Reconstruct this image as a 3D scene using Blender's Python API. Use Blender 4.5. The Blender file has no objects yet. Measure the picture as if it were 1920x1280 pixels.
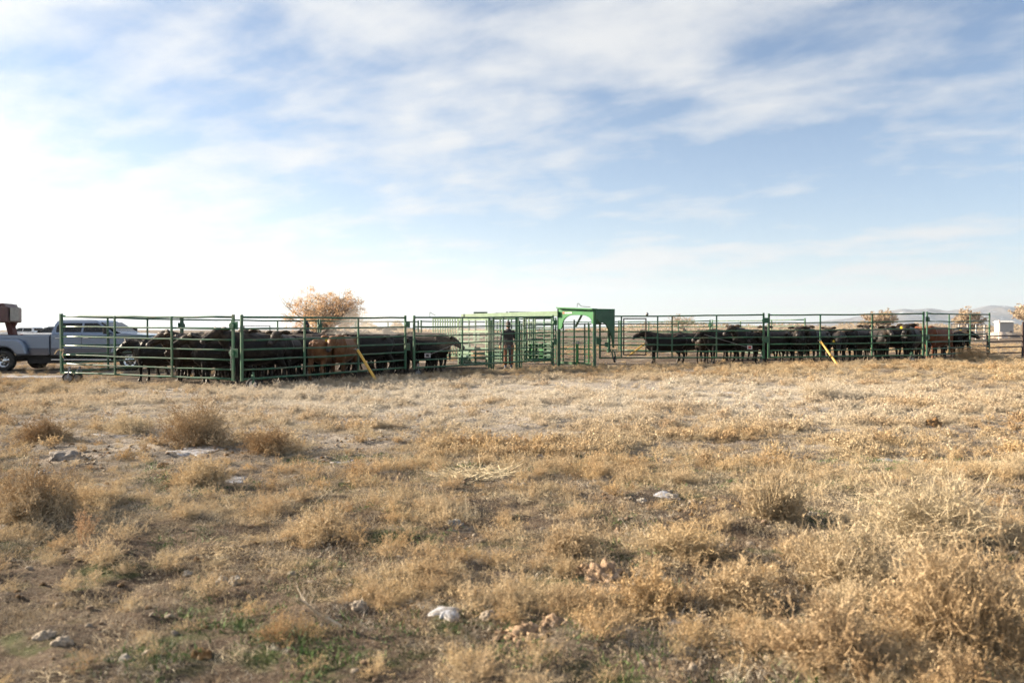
import bpy, bmesh, math, random
import numpy as np
from mathutils import Vector, Matrix, noise as mnoise

R = math.radians
SC = bpy.context.scene
COL = SC.collection
random.seed(7)
RNG = np.random.default_rng(11)

# ------------------------------------------------------------------ camera
F_PX = 1493.0           # focal length in pixels of a 1920 wide frame (28 mm lens)
EYE = 1.5
cam_d = bpy.data.cameras.new('camera')
cam = bpy.data.objects.new('camera', cam_d); COL.objects.link(cam)
cam.location = (0, 0, EYE)
cam.rotation_euler = (R(90) - math.atan(22.0 / F_PX), 0, 0)
cam_d.sensor_fit = 'HORIZONTAL'; cam_d.sensor_width = 36.0
cam_d.lens = 36.0 * F_PX / 1920.0
cam_d.clip_start = 0.05; cam_d.clip_end = 40000
cam_d.dof.use_dof = True
cam_d.dof.focus_distance = 24.0
cam_d.dof.aperture_fstop = 2.2
SC.camera = cam

# ------------------------------------------------------------------ sun and sky
SUN_AZ = R(-75)         # measured from +Y (view direction) towards +X: the sun stands left, a little behind the pens
SUN_EL = R(19.5)
sun_vec = Vector((math.sin(SUN_AZ) * math.cos(SUN_EL), math.cos(SUN_AZ) * math.cos(SUN_EL), math.sin(SUN_EL)))
sl = bpy.data.lights.new('sun', 'SUN'); sl.energy = 5.0; sl.angle = R(0.6); sl.color = (1.0, 0.86, 0.67)
so = bpy.data.objects.new('sun', sl); COL.objects.link(so)
so.rotation_euler = (-sun_vec).to_track_quat('-Z', 'Y').to_euler()
so.location = (-60, 30, 40)

W = bpy.data.worlds.new('World'); SC.world = W; W.use_nodes = True
wn = W.node_tree.nodes; wl = W.node_tree.links
wn.clear()
def wnode(t, **kw):
    n = wn.new(t)
    for k, v in kw.items():
        setattr(n, k, v)
    return n
def wmath(op, a, b=None, clamp=False):
    n = wnode('ShaderNodeMath', operation=op); n.use_clamp = clamp
    for i, v in enumerate((a, b)):
        if v is None: continue
        if isinstance(v, (int, float)): n.inputs[i].default_value = v
        else: wl.new(v, n.inputs[i])
    return n.outputs[0]
sky = wnode('ShaderNodeTexSky', sky_type='NISHITA')
sky.sun_disc = False; sky.sun_elevation = SUN_EL; sky.sun_rotation = SUN_AZ
sky.altitude = 1300; sky.air_density = 1.0; sky.dust_density = 0.25; sky.ozone_density = 2.5
tc = wnode('ShaderNodeTexCoord')
sep = wnode('ShaderNodeSeparateXYZ'); wl.new(tc.outputs['Generated'], sep.inputs[0])
zc = wmath('MAXIMUM', sep.outputs[2], 0.0)
den = wmath('ADD', zc, 0.16)
px_ = wmath('DIVIDE', sep.outputs[0], den); py_ = wmath('DIVIDE', sep.outputs[1], den)
comb = wnode('ShaderNodeCombineXYZ'); wl.new(px_, comb.inputs[0]); wl.new(py_, comb.inputs[1])
def cloud_noise(rot, scale, nscale, detail, rough, dist, off=(0, 0, 0)):
    mp = wnode('ShaderNodeMapping'); wl.new(comb.outputs[0], mp.inputs[0])
    mp.vector_type = 'TEXTURE'
    mp.inputs['Rotation'].default_value = (0, 0, R(rot)); mp.inputs['Scale'].default_value = tuple(1 / k for k in scale)
    mp.inputs['Location'].default_value = off
    nz = wnode('ShaderNodeTexNoise'); wl.new(mp.outputs[0], nz.inputs['Vector'])
    nz.inputs['Scale'].default_value = nscale; nz.inputs['Detail'].default_value = detail
    nz.inputs['Roughness'].default_value = rough; nz.inputs['Distortion'].default_value = dist
    return nz.outputs[0]
n_streak = cloud_noise(-34, (0.8, 1.5, 1), 1.25, 9, 0.56, 0.35, (30.1, 0.7, 0))
n_big = cloud_noise(-40, (0.7, 1.1, 1), 0.7, 4, 0.5, 0.2, (11.3, 15.2, 0))
n_puff = cloud_noise(-20, (1.0, 1.25, 1), 3.1, 7, 0.55, 0.15, (1.3, 5.2, 0))
dotn = wnode('ShaderNodeVectorMath', operation='DOT_PRODUCT'); wl.new(tc.outputs['Generated'], dotn.inputs[0])
dotn.inputs[1].default_value = sun_vec
sdot = wmath('MAXIMUM', dotn.outputs['Value'], 0.0)
prox = wmath('POWER', sdot, 2.2)
aur = wmath('POWER', sdot, 9.0)
hor = wmath('POWER', wmath('SUBTRACT', 1.0, zc), 7.0)
d1 = wmath('ADD', wmath('MULTIPLY', n_streak, 0.74), wmath('MULTIPLY', n_big, 0.42))
d1 = wmath('ADD', d1, wmath('MULTIPLY', n_puff, 0.62))
d1 = wmath('ADD', d1, wmath('MULTIPLY', prox, 0.17))
d1 = wmath('ADD', d1, wmath('MULTIPLY', hor, 0.06))
mr = wnode('ShaderNodeMapRange', interpolation_type='SMOOTHSTEP'); wl.new(d1, mr.inputs[0])
mr.inputs[1].default_value = 0.72; mr.inputs[2].default_value = 1.12
mr.inputs[3].default_value = 0.0; mr.inputs[4].default_value = 0.95
veil = wmath('MULTIPLY', wmath('POWER', wmath('SUBTRACT', 1.0, zc), 5.0), wmath('ADD', 0.46, wmath('MULTIPLY', prox, 0.72)), True)
cfac = wmath('MAXIMUM', mr.outputs[0], wmath('ADD', veil, wmath('MULTIPLY', wmath('POWER', wmath('SUBTRACT', 1.0, zc), 18.0), 0.45), True))
cl_lum = wmath('ADD', 0.86, wmath('ADD', wmath('MULTIPLY', prox, 0.18), wmath('MULTIPLY', aur, 0.5)))
ccol = wnode('ShaderNodeMix', data_type='RGBA'); ccol.blend_type = 'MULTIPLY'; ccol.inputs[0].default_value = 1.0
ccol.inputs[6].default_value = (0.97, 0.985, 1.0, 1)
ccomb = wnode('ShaderNodeCombineColor')
for i in range(3): wl.new(cl_lum, ccomb.inputs[i])
wl.new(ccomb.outputs[0], ccol.inputs[7])
bg_sky = wnode('ShaderNodeBackground'); bg_sky.inputs[1].default_value = 0.050
wl.new(sky.outputs[0], bg_sky.inputs[0])
bg_cl = wnode('ShaderNodeBackground'); bg_cl.inputs[1].default_value = 0.295
wl.new(ccol.outputs[2], bg_cl.inputs[0])
mixs = wnode('ShaderNodeMixShader'); wl.new(cfac, mixs.inputs[0])
wl.new(bg_sky.outputs[0], mixs.inputs[1]); wl.new(bg_cl.outputs[0], mixs.inputs[2])
wo = wnode('ShaderNodeOutputWorld'); wl.new(mixs.outputs[0], wo.inputs[0])

# ------------------------------------------------------------------ render settings
SC.view_settings.view_transform = 'Standard'; SC.view_settings.look = 'None'
SC.view_settings.exposure = 1.75; SC.view_settings.gamma = 1.0; SC.view_settings.use_curve_mapping = False
SC.render.engine = 'CYCLES'
SC.cycles.use_denoising = True
SC.cycles.use_adaptive_sampling = True; SC.cycles.adaptive_threshold = 0.016; SC.cycles.sample_clamp_indirect = 3.0; SC.cycles.denoising_prefilter = 'FAST'
SC.cycles.max_bounces = 4; SC.cycles.transparent_max_bounces = 4; SC.cycles.transmission_bounces = 2
SC.cycles.diffuse_bounces = 1; SC.cycles.glossy_bounces = 2; SC.cycles.volume_bounces = 0

# ------------------------------------------------------------------ numpy noise and ground height
def _hash(ix, iy, seed):
    h = (ix.astype(np.int64) * 374761393 + iy.astype(np.int64) * 668265263 + seed * 974634777) & 0xFFFFFFFF
    h = ((h ^ (h >> 13)) * 1274126177) & 0xFFFFFFFF
    h = h ^ (h >> 16)
    return (h & 0xFFFF) / 65535.0
def vnoise(x, y, seed=0):
    x = np.asarray(x, float); y = np.asarray(y, float)
    ix = np.floor(x); iy = np.floor(y); fx = x - ix; fy = y - iy
    fx = fx * fx * (3 - 2 * fx); fy = fy * fy * (3 - 2 * fy)
    a = _hash(ix, iy, seed); b = _hash(ix + 1, iy, seed); c = _hash(ix, iy + 1, seed); d = _hash(ix + 1, iy + 1, seed)
    return (a * (1 - fx) + b * fx) * (1 - fy) + (c * (1 - fx) + d * fx) * fy
def fbm(x, y, octv=4, seed=0, gain=0.5):
    s = 0; a = 1.0; t = 0; f = 1.0
    for o in range(octv):
        s = s + a * vnoise(np.asarray(x) * f + 17.3 * o, np.asarray(y) * f - 9.1 * o, seed + o); t += a
        a *= gain; f *= 2.03
    return s / t
def sstep(a, b, v):
    t = np.clip((np.asarray(v, float) - a) / (b - a), 0, 1)
    return t * t * (3 - 2 * t)
def ground_base(x, y):
    r = np.hypot(x, y)
    far = sstep(9, 24, y)
    h = -0.08 * far + 0.30 * sstep(-6, 22, x) * far
    fade = 1 - sstep(60, 140, r)
    return h * fade
def ground_z(x, y):
    r = np.hypot(x, y)
    near = 1 - sstep(35, 70, r)
    h = ground_base(x, y)
    h = h + (fbm(np.asarray(x) * 0.45, np.asarray(y) * 0.45, 3, 3) - 0.5) * 0.10 * near * (1 - 0.7 * sstep(18, 26, r))
    h = h + (fbm(np.asarray(x) * 3.1, np.asarray(y) * 3.1, 4, 9, 0.55) - 0.5) * 0.13 * (1 - sstep(14, 24, r))
    return h
def gz(x, y): return float(ground_z(np.array([x]), np.array([y]))[0])
def at_ground(px, py):
    """ground point seen at pixel (px, py) of the 1920 x 1280 frame"""
    d = EYE * F_PX / max(py - 618.0, 1.0)
    for _ in range(12):
        z = gz((px - 960) / F_PX * d, d)
        d = (EYE - z) * F_PX / max(py - 618.0, 1.0)
    x = (px - 960) / F_PX * d
    return Vector((x, d, gz(x, d)))
def at(px, d, z=0.0):
    return Vector(((px - 960) / F_PX * d, d, z))

# ------------------------------------------------------------------ materials
def new_mat(name):
    m = bpy.data.materials.new(name); m.use_nodes = True
    nt = m.node_tree; nt.nodes.clear()
    out = nt.nodes.new('ShaderNodeOutputMaterial')
    return m, nt, out
def mix_rgb(nt, fac, a, b, blend='MIX'):
    n = nt.nodes.new('ShaderNodeMix'); n.data_type = 'RGBA'; n.blend_type = blend
    for i, v in ((0, fac), (6, a), (7, b)):
        if isinstance(v, (int, float)): n.inputs[i].default_value = v
        elif isinstance(v, tuple): n.inputs[i].default_value = v if len(v) == 4 else (*v, 1)
        else: nt.links.new(v, n.inputs[i])
    return n.outputs[2]
def tex_noise(nt, scale, detail=4, rough=0.55, coord='Object', dist=0.0):
    t = nt.nodes.new('ShaderNodeTexCoord'); n = nt.nodes.new('ShaderNodeTexNoise')
    if coord == 'World':
        g = nt.nodes.new('ShaderNodeNewGeometry'); nt.links.new(g.outputs['Position'], n.inputs['Vector'])
    else:
        nt.links.new(t.outputs[coord], n.inputs['Vector'])
    n.inputs['Scale'].default_value = scale; n.inputs['Detail'].default_value = detail
    n.inputs['Roughness'].default_value = rough; n.inputs['Distortion'].default_value = dist
    return n.outputs[0]
def ramp(nt, fac, lo, hi, a=0.0, b=1.0):
    n = nt.nodes.new('ShaderNodeMapRange'); n.interpolation_type = 'SMOOTHSTEP'
    nt.links.new(fac, n.inputs[0]); n.inputs[1].default_value = lo; n.inputs[2].default_value = hi
    n.inputs[3].default_value = a; n.inputs[4].default_value = b
    return n.outputs[0]
def bump(nt, height, strength, dist):
    b = nt.nodes.new('ShaderNodeBump'); b.inputs['Strength'].default_value = strength; b.inputs['Distance'].default_value = dist
    nt.links.new(height, b.inputs['Height']); return b.outputs[0]
MATS = {}
def pmat(name, col, rough=0.6, metal=0.0, var=0.25, vscale=6.0, dirt=None, dirt_amt=0.0, coat=0.0, spec=0.5, bumps=0.0, sheen=0.0):
    """plain procedural material: base colour broken by noise, optional dirt and relief"""
    m, nt, out = new_mat(name)
    p = nt.nodes.new('ShaderNodeBsdfPrincipled')
    n = tex_noise(nt, vscale, 5)
    lo = tuple(c * (1 - var) for c in col); hi = tuple(min(1, c * (1 + var)) for c in col)
    c = mix_rgb(nt, ramp(nt, n, 0.3, 0.7), lo, hi)
    if dirt:
        n2 = tex_noise(nt, vscale * 0.6, 6, 0.65)
        c = mix_rgb(nt, ramp(nt, n2, 0.62 - dirt_amt * 0.3, 0.75, 0, dirt_amt), c, dirt)
    nt.links.new(c, p.inputs['Base Color'])
    p.inputs['Roughness'].default_value = rough; p.inputs['Metallic'].default_value = metal
    p.inputs['Specular IOR Level'].default_value = spec
    p.inputs['Coat Weight'].default_value = coat
    if sheen:
        p.inputs['Sheen Weight'].default_value = sheen; p.inputs['Sheen Roughness'].default_value = 0.5
        p.inputs['Sheen Tint'].default_value = (1, 0.93, 0.85, 1)
    if bumps:
        nt.links.new(bump(nt, tex_noise(nt, vscale * 4, 5), bumps, 0.02), p.inputs['Normal'])
    nt.links.new(p.outputs[0], out.inputs[0])
    MATS[name] = m
    return m
def straw_mat(name, cols, transl=0.18, frost=False):
    """dry stems: colour by plant and by patch of ground, light passes through"""
    m, nt, out = new_mat(name)
    oi = nt.nodes.new('ShaderNodeObjectInfo')
    rp = nt.nodes.new('ShaderNodeValToRGB'); nt.links.new(oi.outputs['Random'], rp.inputs[0])
    els = rp.color_ramp.elements
    while len(els) < len(cols): els.new(0.5)
    for i, c in enumerate(cols):
        els[i].position = i / (len(cols) - 1); els[i].color = (*c, 1)
    n = tex_noise(nt, 0.55, 4, 0.6, 'World')
    n2 = tex_noise(nt, 9.0, 3, 0.6, 'World')
    c = mix_rgb(nt, ramp(nt, n, 0.38, 0.62, 0, 0.6), rp.outputs[0], (0.62, 0.52, 0.36))
    c = mix_rgb(nt, ramp(nt, n2, 0.42, 0.75, 0.0, 0.5), c, (0.28, 0.175, 0.09))
    g = nt.nodes.new('ShaderNodeNewGeometry'); vm = nt.nodes.new('ShaderNodeVectorMath'); vm.operation = 'SUBTRACT'; nt.links.new(g.outputs['Position'], vm.inputs[0]); vm.inputs[1].default_value = (0.0, 18.5, 0)
    v2 = nt.nodes.new('ShaderNodeVectorMath'); v2.operation = 'MULTIPLY'; nt.links.new(vm.outputs[0], v2.inputs[0]); v2.inputs[1].default_value = (.075, .125, 0)
    v3 = nt.nodes.new('ShaderNodeVectorMath'); v3.operation = 'LENGTH'; nt.links.new(v2.outputs[0], v3.inputs[0])
    fm = nt.nodes.new('ShaderNodeMath'); fm.operation = 'MULTIPLY'; nt.links.new(ramp(nt, v3.outputs['Value'], .35, 1.15, .85, 0), fm.inputs[0]); nt.links.new(ramp(nt, n, .3, .6, .35, 1), fm.inputs[1])
    c = mix_rgb(nt, fm.outputs[0] if frost else 0.0, c, (0.72, 0.65, 0.54))      # hoar frost still lying on this part of the field
    d = nt.nodes.new('ShaderNodeBsdfDiffuse'); nt.links.new(c, d.inputs[0])
    t = nt.nodes.new('ShaderNodeBsdfTranslucent'); nt.links.new(c, t.inputs[0])
    x = nt.nodes.new('ShaderNodeMixShader'); x.inputs[0].default_value = transl
    nt.links.new(d.outputs[0], x.inputs[1]); nt.links.new(t.outputs[0], x.inputs[2])
    nt.links.new(x.outputs[0], out.inputs[0])
    MATS[name] = m
    return m

GREEN = pmat('green_paint', (0.018, 0.092, 0.044), 0.42, 0, 0.22, 5, (0.17, 0.14, 0.09), 0.6, spec=0.5)
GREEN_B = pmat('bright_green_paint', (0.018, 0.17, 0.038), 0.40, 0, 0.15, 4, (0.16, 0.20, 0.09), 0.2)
GREEN_W = pmat('weathered_green_paint', (0.095, 0.175, 0.09), 0.55, 0, 0.2, 5, (0.30, 0.32, 0.22), 0.3)
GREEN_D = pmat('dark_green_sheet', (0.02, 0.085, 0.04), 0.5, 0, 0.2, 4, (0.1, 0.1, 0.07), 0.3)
GREY_M = pmat('grey_steel', (0.26, 0.26, 0.26), 0.45, 0.6, 0.2, 9)
WHITE_R = pmat('white_rim_paint', (0.62, 0.58, 0.52), 0.5, 0, 0.12, 14, (0.3, 0.22, 0.15), 0.4)
RUBBER = pmat('tyre_rubber', (0.022, 0.021, 0.020), 0.85, 0, 0.3, 12, (0.12, 0.09, 0.06), 0.4)
YELLOW = pmat('yellow_paint', (0.62, 0.36, 0.055), 0.5, 0, 0.15, 8, (0.35, 0.22, 0.08), 0.3)
RUST = pmat('rusty_pipe', (0.060, 0.040, 0.032), 0.75, 0, 0.3, 10)

# ------------------------------------------------------------------ mesh helpers
class MB:
    """collects shapes, then links them as ONE mesh object"""
    def __init__(s): s.v = []; s.f = []; s.mi = []
    def _add(s, v, f, mi=0):
        o = len(s.v); s.v += [tuple(p) for p in v]
        s.f += [tuple(i + o for i in q) for q in f]; s.mi += [mi] * len(f)
        return s
    def box(s, c, size, rot=None, mi=0):
        hx, hy, hz = (k / 2 for k in size)
        vs = [Vector((x, y, z)) for x in (-hx, hx) for y in (-hy, hy) for z in (-hz, hz)]
        if rot is not None: vs = [rot @ p for p in vs]
        c = Vector(c)
        return s._add([p + c for p in vs], [(0, 1, 3, 2), (4, 6, 7, 5), (0, 4, 5, 1), (2, 3, 7, 6), (0, 2, 6, 4), (1, 5, 7, 3)], mi)
    def beam(s, a, b, w, h, up=(0, 0, 1), mi=0):
        """box bar from a to b: w across, h along up"""
        a = Vector(a); b = Vector(b); d = (b - a); L = d.length; d.normalize()
        up = Vector(up)
        if abs(d.dot(up)) > 0.98: up = Vector((1, 0, 0)) if abs(d.x) < 0.9 else Vector((0, 1, 0))
        sd = d.cross(up).normalized(); u2 = sd.cross(d)
        m = Matrix((d, sd, u2)).transposed()
        return s.box((a + b) / 2, (L, w, h), m, mi)
    def cyl(s, a, b, r, n=10, r2=None, mi=0):
        a = Vector(a); b = Vector(b); d = (b - a).normalized(); r2 = r if r2 is None else r2
        u = d.orthogonal().normalized(); w = d.cross(u)
        vs = []
        for p, rr in ((a, r), (b, r2)):
            for k in range(n):
                t = 2 * math.pi * k / n; vs.append(p + (u * math.cos(t) + w * math.sin(t)) * rr)
        fs = [(k, (k + 1) % n, n + (k + 1) % n, n + k) for k in range(n)]
        fs += [tuple(range(n - 1, -1, -1)), tuple(range(n, 2 * n))]
        return s._add(vs, fs, mi)
    def loft(s, rings, n=12, up=(0, 0, 1), mi=0):
        """closed tube; rings: (centre, across radius, up radius)"""
        cs = [Vector(r[0]) for r in rings]; vs = []
        upv = Vector(up)
        for i, (c, ra, rb) in enumerate(rings):
            d = (cs[min(i + 1, len(cs) - 1)] - cs[max(i - 1, 0)]).normalized()
            u = upv if abs(d.dot(upv)) < 0.95 else Vector((1, 0, 0))
            sd = d.cross(u).normalized(); u2 = sd.cross(d).normalized()
            for k in range(n):
                t = 2 * math.pi * k / n
                vs.append(Vector(c) + sd * math.cos(t) * ra + u2 * math.sin(t) * rb)
        fs = []
        for i in range(len(rings) - 1):
            for k in range(n):
                fs.append((i * n + k, i * n + (k + 1) % n, (i + 1) * n + (k + 1) % n, (i + 1) * n + k))
        fs += [tuple(range(n - 1, -1, -1)), tuple(range((len(rings) - 1) * n, len(rings) * n))]
        return s._add(vs, fs, mi)
    def lathe(s, prof, n, o, ax, mi=0, closed=True):
        """prof: (radius, along) pairs turned round axis ax through o"""
        o = Vector(o); ax = Vector(ax).normalized(); u = ax.orthogonal().normalized(); w = ax.cross(u); vs = []
        for r, h in prof:
            for k in range(n):
                t = 2 * math.pi * k / n; vs.append(o + ax * h + (u * math.cos(t) + w * math.sin(t)) * r)
        fs = []; m = len(prof)
        for i in range(m if closed else m - 1):
            j = (i + 1) % m
            for k in range(n):
                fs.append((i * n + k, i * n + (k + 1) % n, j * n + (k + 1) % n, j * n + k))
        return s._add(vs, fs, mi)
    def prism(s, poly, a, b, fn, mi=0):
        """poly: (u, v) outline; fn(u, v, t) places it; t = a and t = b are the two faces"""
        n = len(poly)
        vs = [fn(u, v, a) for u, v in poly] + [fn(u, v, b) for u, v in poly]
        fs = [tuple(range(n - 1, -1, -1)), tuple(range(n, 2 * n))]
        fs += [(k, (k + 1) % n, n + (k + 1) % n, n + k) for k in range(n)]
        return s._add(vs, fs, mi)
    def build(s, name, mat, parent=None, smooth=False, bevel=0.0, origin=None):
        me = bpy.data.meshes.new(name); vs = s.v
        if origin is not None: vs = [(v[0] - origin[0], v[1] - origin[1], v[2] - origin[2]) for v in vs]
        me.from_pydata(vs, [], s.f)
        for m in (mat if isinstance(mat, (list, tuple)) else [mat]): me.materials.append(m)
        if any(s.mi): me.polygons.foreach_set('material_index', s.mi)
        bm = bmesh.new(); bm.from_mesh(me); bmesh.ops.recalc_face_normals(bm, faces=bm.faces[:]); bm.to_mesh(me); bm.free()
        if smooth: me.polygons.foreach_set('use_smooth', [True] * len(me.polygons))
        o = bpy.data.objects.new(name, me); COL.objects.link(o)
        if parent is not None: o.parent = parent
        if origin is not None and parent is None: o.location = origin
        if bevel:
            b = o.modifiers.new('edge', 'BEVEL'); b.width = bevel; b.segments = 2; b.limit_method = 'ANGLE'; b.angle_limit = R(35)
        return o
def np_mesh(name, V, Fq, mat, parent=None, smooth=False, link=True):
    """fast mesh from numpy vertex and quad (or triangle) arrays"""
    me = bpy.data.meshes.new(name)
    V = np.asarray(V, np.float32); Fq = np.asarray(Fq, np.int32); k = Fq.shape[1]
    me.vertices.add(len(V)); me.vertices.foreach_set('co', V.ravel())
    me.loops.add(Fq.size); me.loops.foreach_set('vertex_index', Fq.ravel())
    me.polygons.add(len(Fq)); me.polygons.foreach_set('loop_start', np.arange(0, Fq.size, k, dtype=np.int32))
    if smooth: me.polygons.foreach_set('use_smooth', np.ones(len(Fq), bool))
    me.update(calc_edges=True); me.validate()
    me.materials.append(mat)
    o = bpy.data.objects.new(name, me)
    if link: COL.objects.link(o)
    if parent is not None: o.parent = parent
    return o
def tag(o, label=None, cat=None, group=None, kind=None):
    if label: o['label'] = label
    if cat: o['category'] = cat
    if group: o['group'] = group
    if kind: o['kind'] = kind
    return o
def empty(name, loc=(0, 0, 0), rz=0.0):
    o = bpy.data.objects.new(name, None); COL.objects.link(o); o.location = loc; o.rotation_euler = (0, 0, rz)
    o.empty_display_size = 0.2
    return o
def copy_tree(o, parent=None, swap=None):
    c = o.copy(); COL.objects.link(c); c.parent = parent
    if swap and c.type == 'MESH':
        hit = [m for m in c.data.materials if m and m.name in swap]
        if hit:
            c.data = c.data.copy()
            for i, m in enumerate(c.data.materials):
                if m.name in swap: c.data.materials[i] = swap[m.name]
    for ch in list(o.children): copy_tree(ch, c, swap)
    return c
def remeshed(mb, voxel, smooth_it, name):
    """fuse overlapping closed shapes into one continuous smooth surface"""
    me = bpy.data.meshes.new(name); me.from_pydata(mb.v, [], mb.f)
    bm = bmesh.new(); bm.from_mesh(me); bmesh.ops.recalc_face_normals(bm, faces=bm.faces[:]); bm.to_mesh(me); bm.free()
    o = bpy.data.objects.new(name, me); COL.objects.link(o)
    r = o.modifiers.new('r', 'REMESH'); r.mode = 'VOXEL'; r.voxel_size = voxel; r.adaptivity = 0.0
    s = o.modifiers.new('s', 'SMOOTH'); s.iterations = smooth_it; s.factor = 0.5
    dg = bpy.context.evaluated_depsgraph_get()
    res = bpy.data.meshes.new_from_object(o.evaluated_get(dg)); res.name = name
    bpy.data.objects.remove(o); bpy.data.meshes.remove(me)
    res.polygons.foreach_set('use_smooth', [True] * len(res.polygons))
    return res

# ------------------------------------------------------------------ ground
def ground_material():
    m, nt, out = new_mat('dry_pasture_soil')
    p = nt.nodes.new('ShaderNodeBsdfPrincipled'); p.inputs['Roughness'].default_value = 0.95; p.inputs['Specular IOR Level'].default_value = 0.15
    nb = tex_noise(nt, 0.35, 5, 0.6, 'World'); nm = tex_noise(nt, 2.6, 6, 0.65, 'World'); nf = tex_noise(nt, 26, 6, 0.7, 'World'); nx = tex_noise(nt, 90, 4, 0.7, 'World')
    c = mix_rgb(nt, ramp(nt, nm, 0.35, 0.68), (0.050, 0.034, 0.023), (0.15, 0.105, 0.072))
    c = mix_rgb(nt, ramp(nt, nf, 0.40, 0.66, 0, 0.45), c, (0.33, 0.255, 0.18))
    c = mix_rgb(nt, ramp(nt, nb, 0.50, 0.70, 0, 0.55), c, (0.60, 0.53, 0.44))      # frosted flats
    fr = tex_noise(nt, 1.1, 6, 0.7, 'World')
    c = mix_rgb(nt, ramp(nt, fr, 0.60, 0.72, 0, 0.5), c, (0.66, 0.63, 0.60))
    gr = tex_noise(nt, 1.7, 5, 0.6, 'World', 0.4)
    sepg = nt.nodes.new('ShaderNodeSeparateXYZ'); g = nt.nodes.new('ShaderNodeNewGeometry'); nt.links.new(g.outputs['Position'], sepg.inputs[0])
    nearf = ramp(nt, sepg.outputs[1], 4.0, 11.0, 1, 0)
    mm = nt.nodes.new('ShaderNodeMath'); mm.operation = 'MULTIPLY'; nt.links.new(ramp(nt, gr, 0.52, 0.66, 0, 0.75), mm.inputs[0]); nt.links.new(nearf, mm.inputs[1])
    c = mix_rgb(nt, mm.outputs[0], c, (0.085, 0.115, 0.035))                         # thin green growth between the weeds
    c = mix_rgb(nt, ramp(nt, nx, 0.55, 0.8, 0, 0.6), c, (0.09, 0.062, 0.04))
    vm = nt.nodes.new('ShaderNodeVectorMath'); vm.operation = 'SUBTRACT'; nt.links.new(g.outputs['Position'], vm.inputs[0]); vm.inputs[1].default_value = (-1.0, 17.0, 0)
    v2 = nt.nodes.new('ShaderNodeVectorMath'); v2.operation = 'MULTIPLY'; nt.links.new(vm.outputs[0], v2.inputs[0]); v2.inputs[1].default_value = (.075, .11, 0)
    v3 = nt.nodes.new('ShaderNodeVectorMath'); v3.operation = 'LENGTH'; nt.links.new(v2.outputs[0], v3.inputs[0])
    fm = nt.nodes.new('ShaderNodeMath'); fm.operation = 'MULTIPLY'; nt.links.new(ramp(nt, v3.outputs['Value'], .35, 1.2, .8, 0), fm.inputs[0]); nt.links.new(ramp(nt, nf, .35, .6, .35, 1), fm.inputs[1])
    c = mix_rgb(nt, fm.outputs[0], c, (0.56, 0.51, 0.45))
    sp2 = tex_noise(nt, 55, 5, .7, 'World')
    c = mix_rgb(nt, ramp(nt, sp2, .56, .68, 0, .55), c, (0.45, 0.40, 0.34))           # frost grains
    pa = nt.nodes.new('ShaderNodeAttribute'); pa.attribute_name = 'trampled'
    c = mix_rgb(nt, pa.outputs['Fac'], c, mix_rgb(nt, ramp(nt, nf, .35, .7), (0.050, 0.036, 0.026), (0.13, 0.095, 0.066)))   # dung and mud in the pens
    nt.links.new(c, p.inputs['Base Color'])
    nt.links.new(bump(nt, nf, 1.0, 0.07), p.inputs['Normal'])
    nt.links.new(p.outputs[0], out.inputs[0])
    return m
def graded(a, b, lo, hi, step, grow):
    """coordinates fine between a and b, growing beyond to lo and hi"""
    c = list(np.arange(a, b, step)); s = step; v = c[-1]; r = []
    while v < hi: s *= grow; v += s; r.append(min(v, hi))
    s = step; v = a; l = []
    while v > lo: s *= grow; v -= s; l.append(max(v, lo))
    return np.array(l[::-1] + c + r)
gx = graded(-9, 9, -8600, 8600, 0.07, 1.035)
gy = graded(2.0, 13, -1500, 8300, 0.06, 1.032)
GX, GY = np.meshgrid(gx, gy)
GZ = ground_z(GX, GY)
nx_, ny_ = len(gx), len(gy)
idx = np.arange(nx_ * ny_).reshape(ny_, nx_)
Fg = np.stack([idx[:-1, :-1].ravel(), idx[:-1, 1:].ravel(), idx[1:, 1:].ravel(), idx[1:, :-1].ravel()], 1)
M_SOIL = ground_material()
ground = np_mesh('ground', np.stack([GX.ravel(), GY.ravel(), GZ.ravel()], 1), Fg, M_SOIL, smooth=True)
def in_poly(x, y, poly):
    c = np.zeros(x.shape, bool); j = len(poly) - 1
    for i in range(len(poly)):
        xi, yi = poly[i]; xj, yj = poly[j]
        c ^= ((yi > y) != (yj > y)) & (x < (xj - xi) * (y - yi) / (yj - yi + 1e-12) + xi); j = i
    return c
PEN_A = [(-13.1, 23.6), (-7.3, 21.3), (-3.3, 26.3), (-1.2, 29.0), (-2.0, 33), (-4.5, 38.5), (-8.3, 34.4), (-12.2, 29.6)]
PEN_B = [(6.5, 32.0), (9.9, 30.9), (16.4, 31.8), (21, 35.3), (21, 42), (14.2, 38.6), (10.8, 43.3), (8, 44)]
gxx, gyy = GX.ravel(), GY.ravel(); wob = (fbm(gxx * 1.2, gyy * 1.2, 3, 5) - .5) * 1.2
trm = (in_poly(gxx + wob, gyy + wob, PEN_A) | in_poly(gxx + wob, gyy - wob, PEN_B)).astype(np.float32) * (.55 + .45 * fbm(gxx * .8, gyy * .8, 3, 15)).astype(np.float32)
ta = ground.data.attributes.new('trampled', 'FLOAT', 'POINT'); ta.data.foreach_set('value', trm)
tag(ground, 'dry brown pasture soil with frost and straw litter', 'ground', kind='structure')

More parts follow.
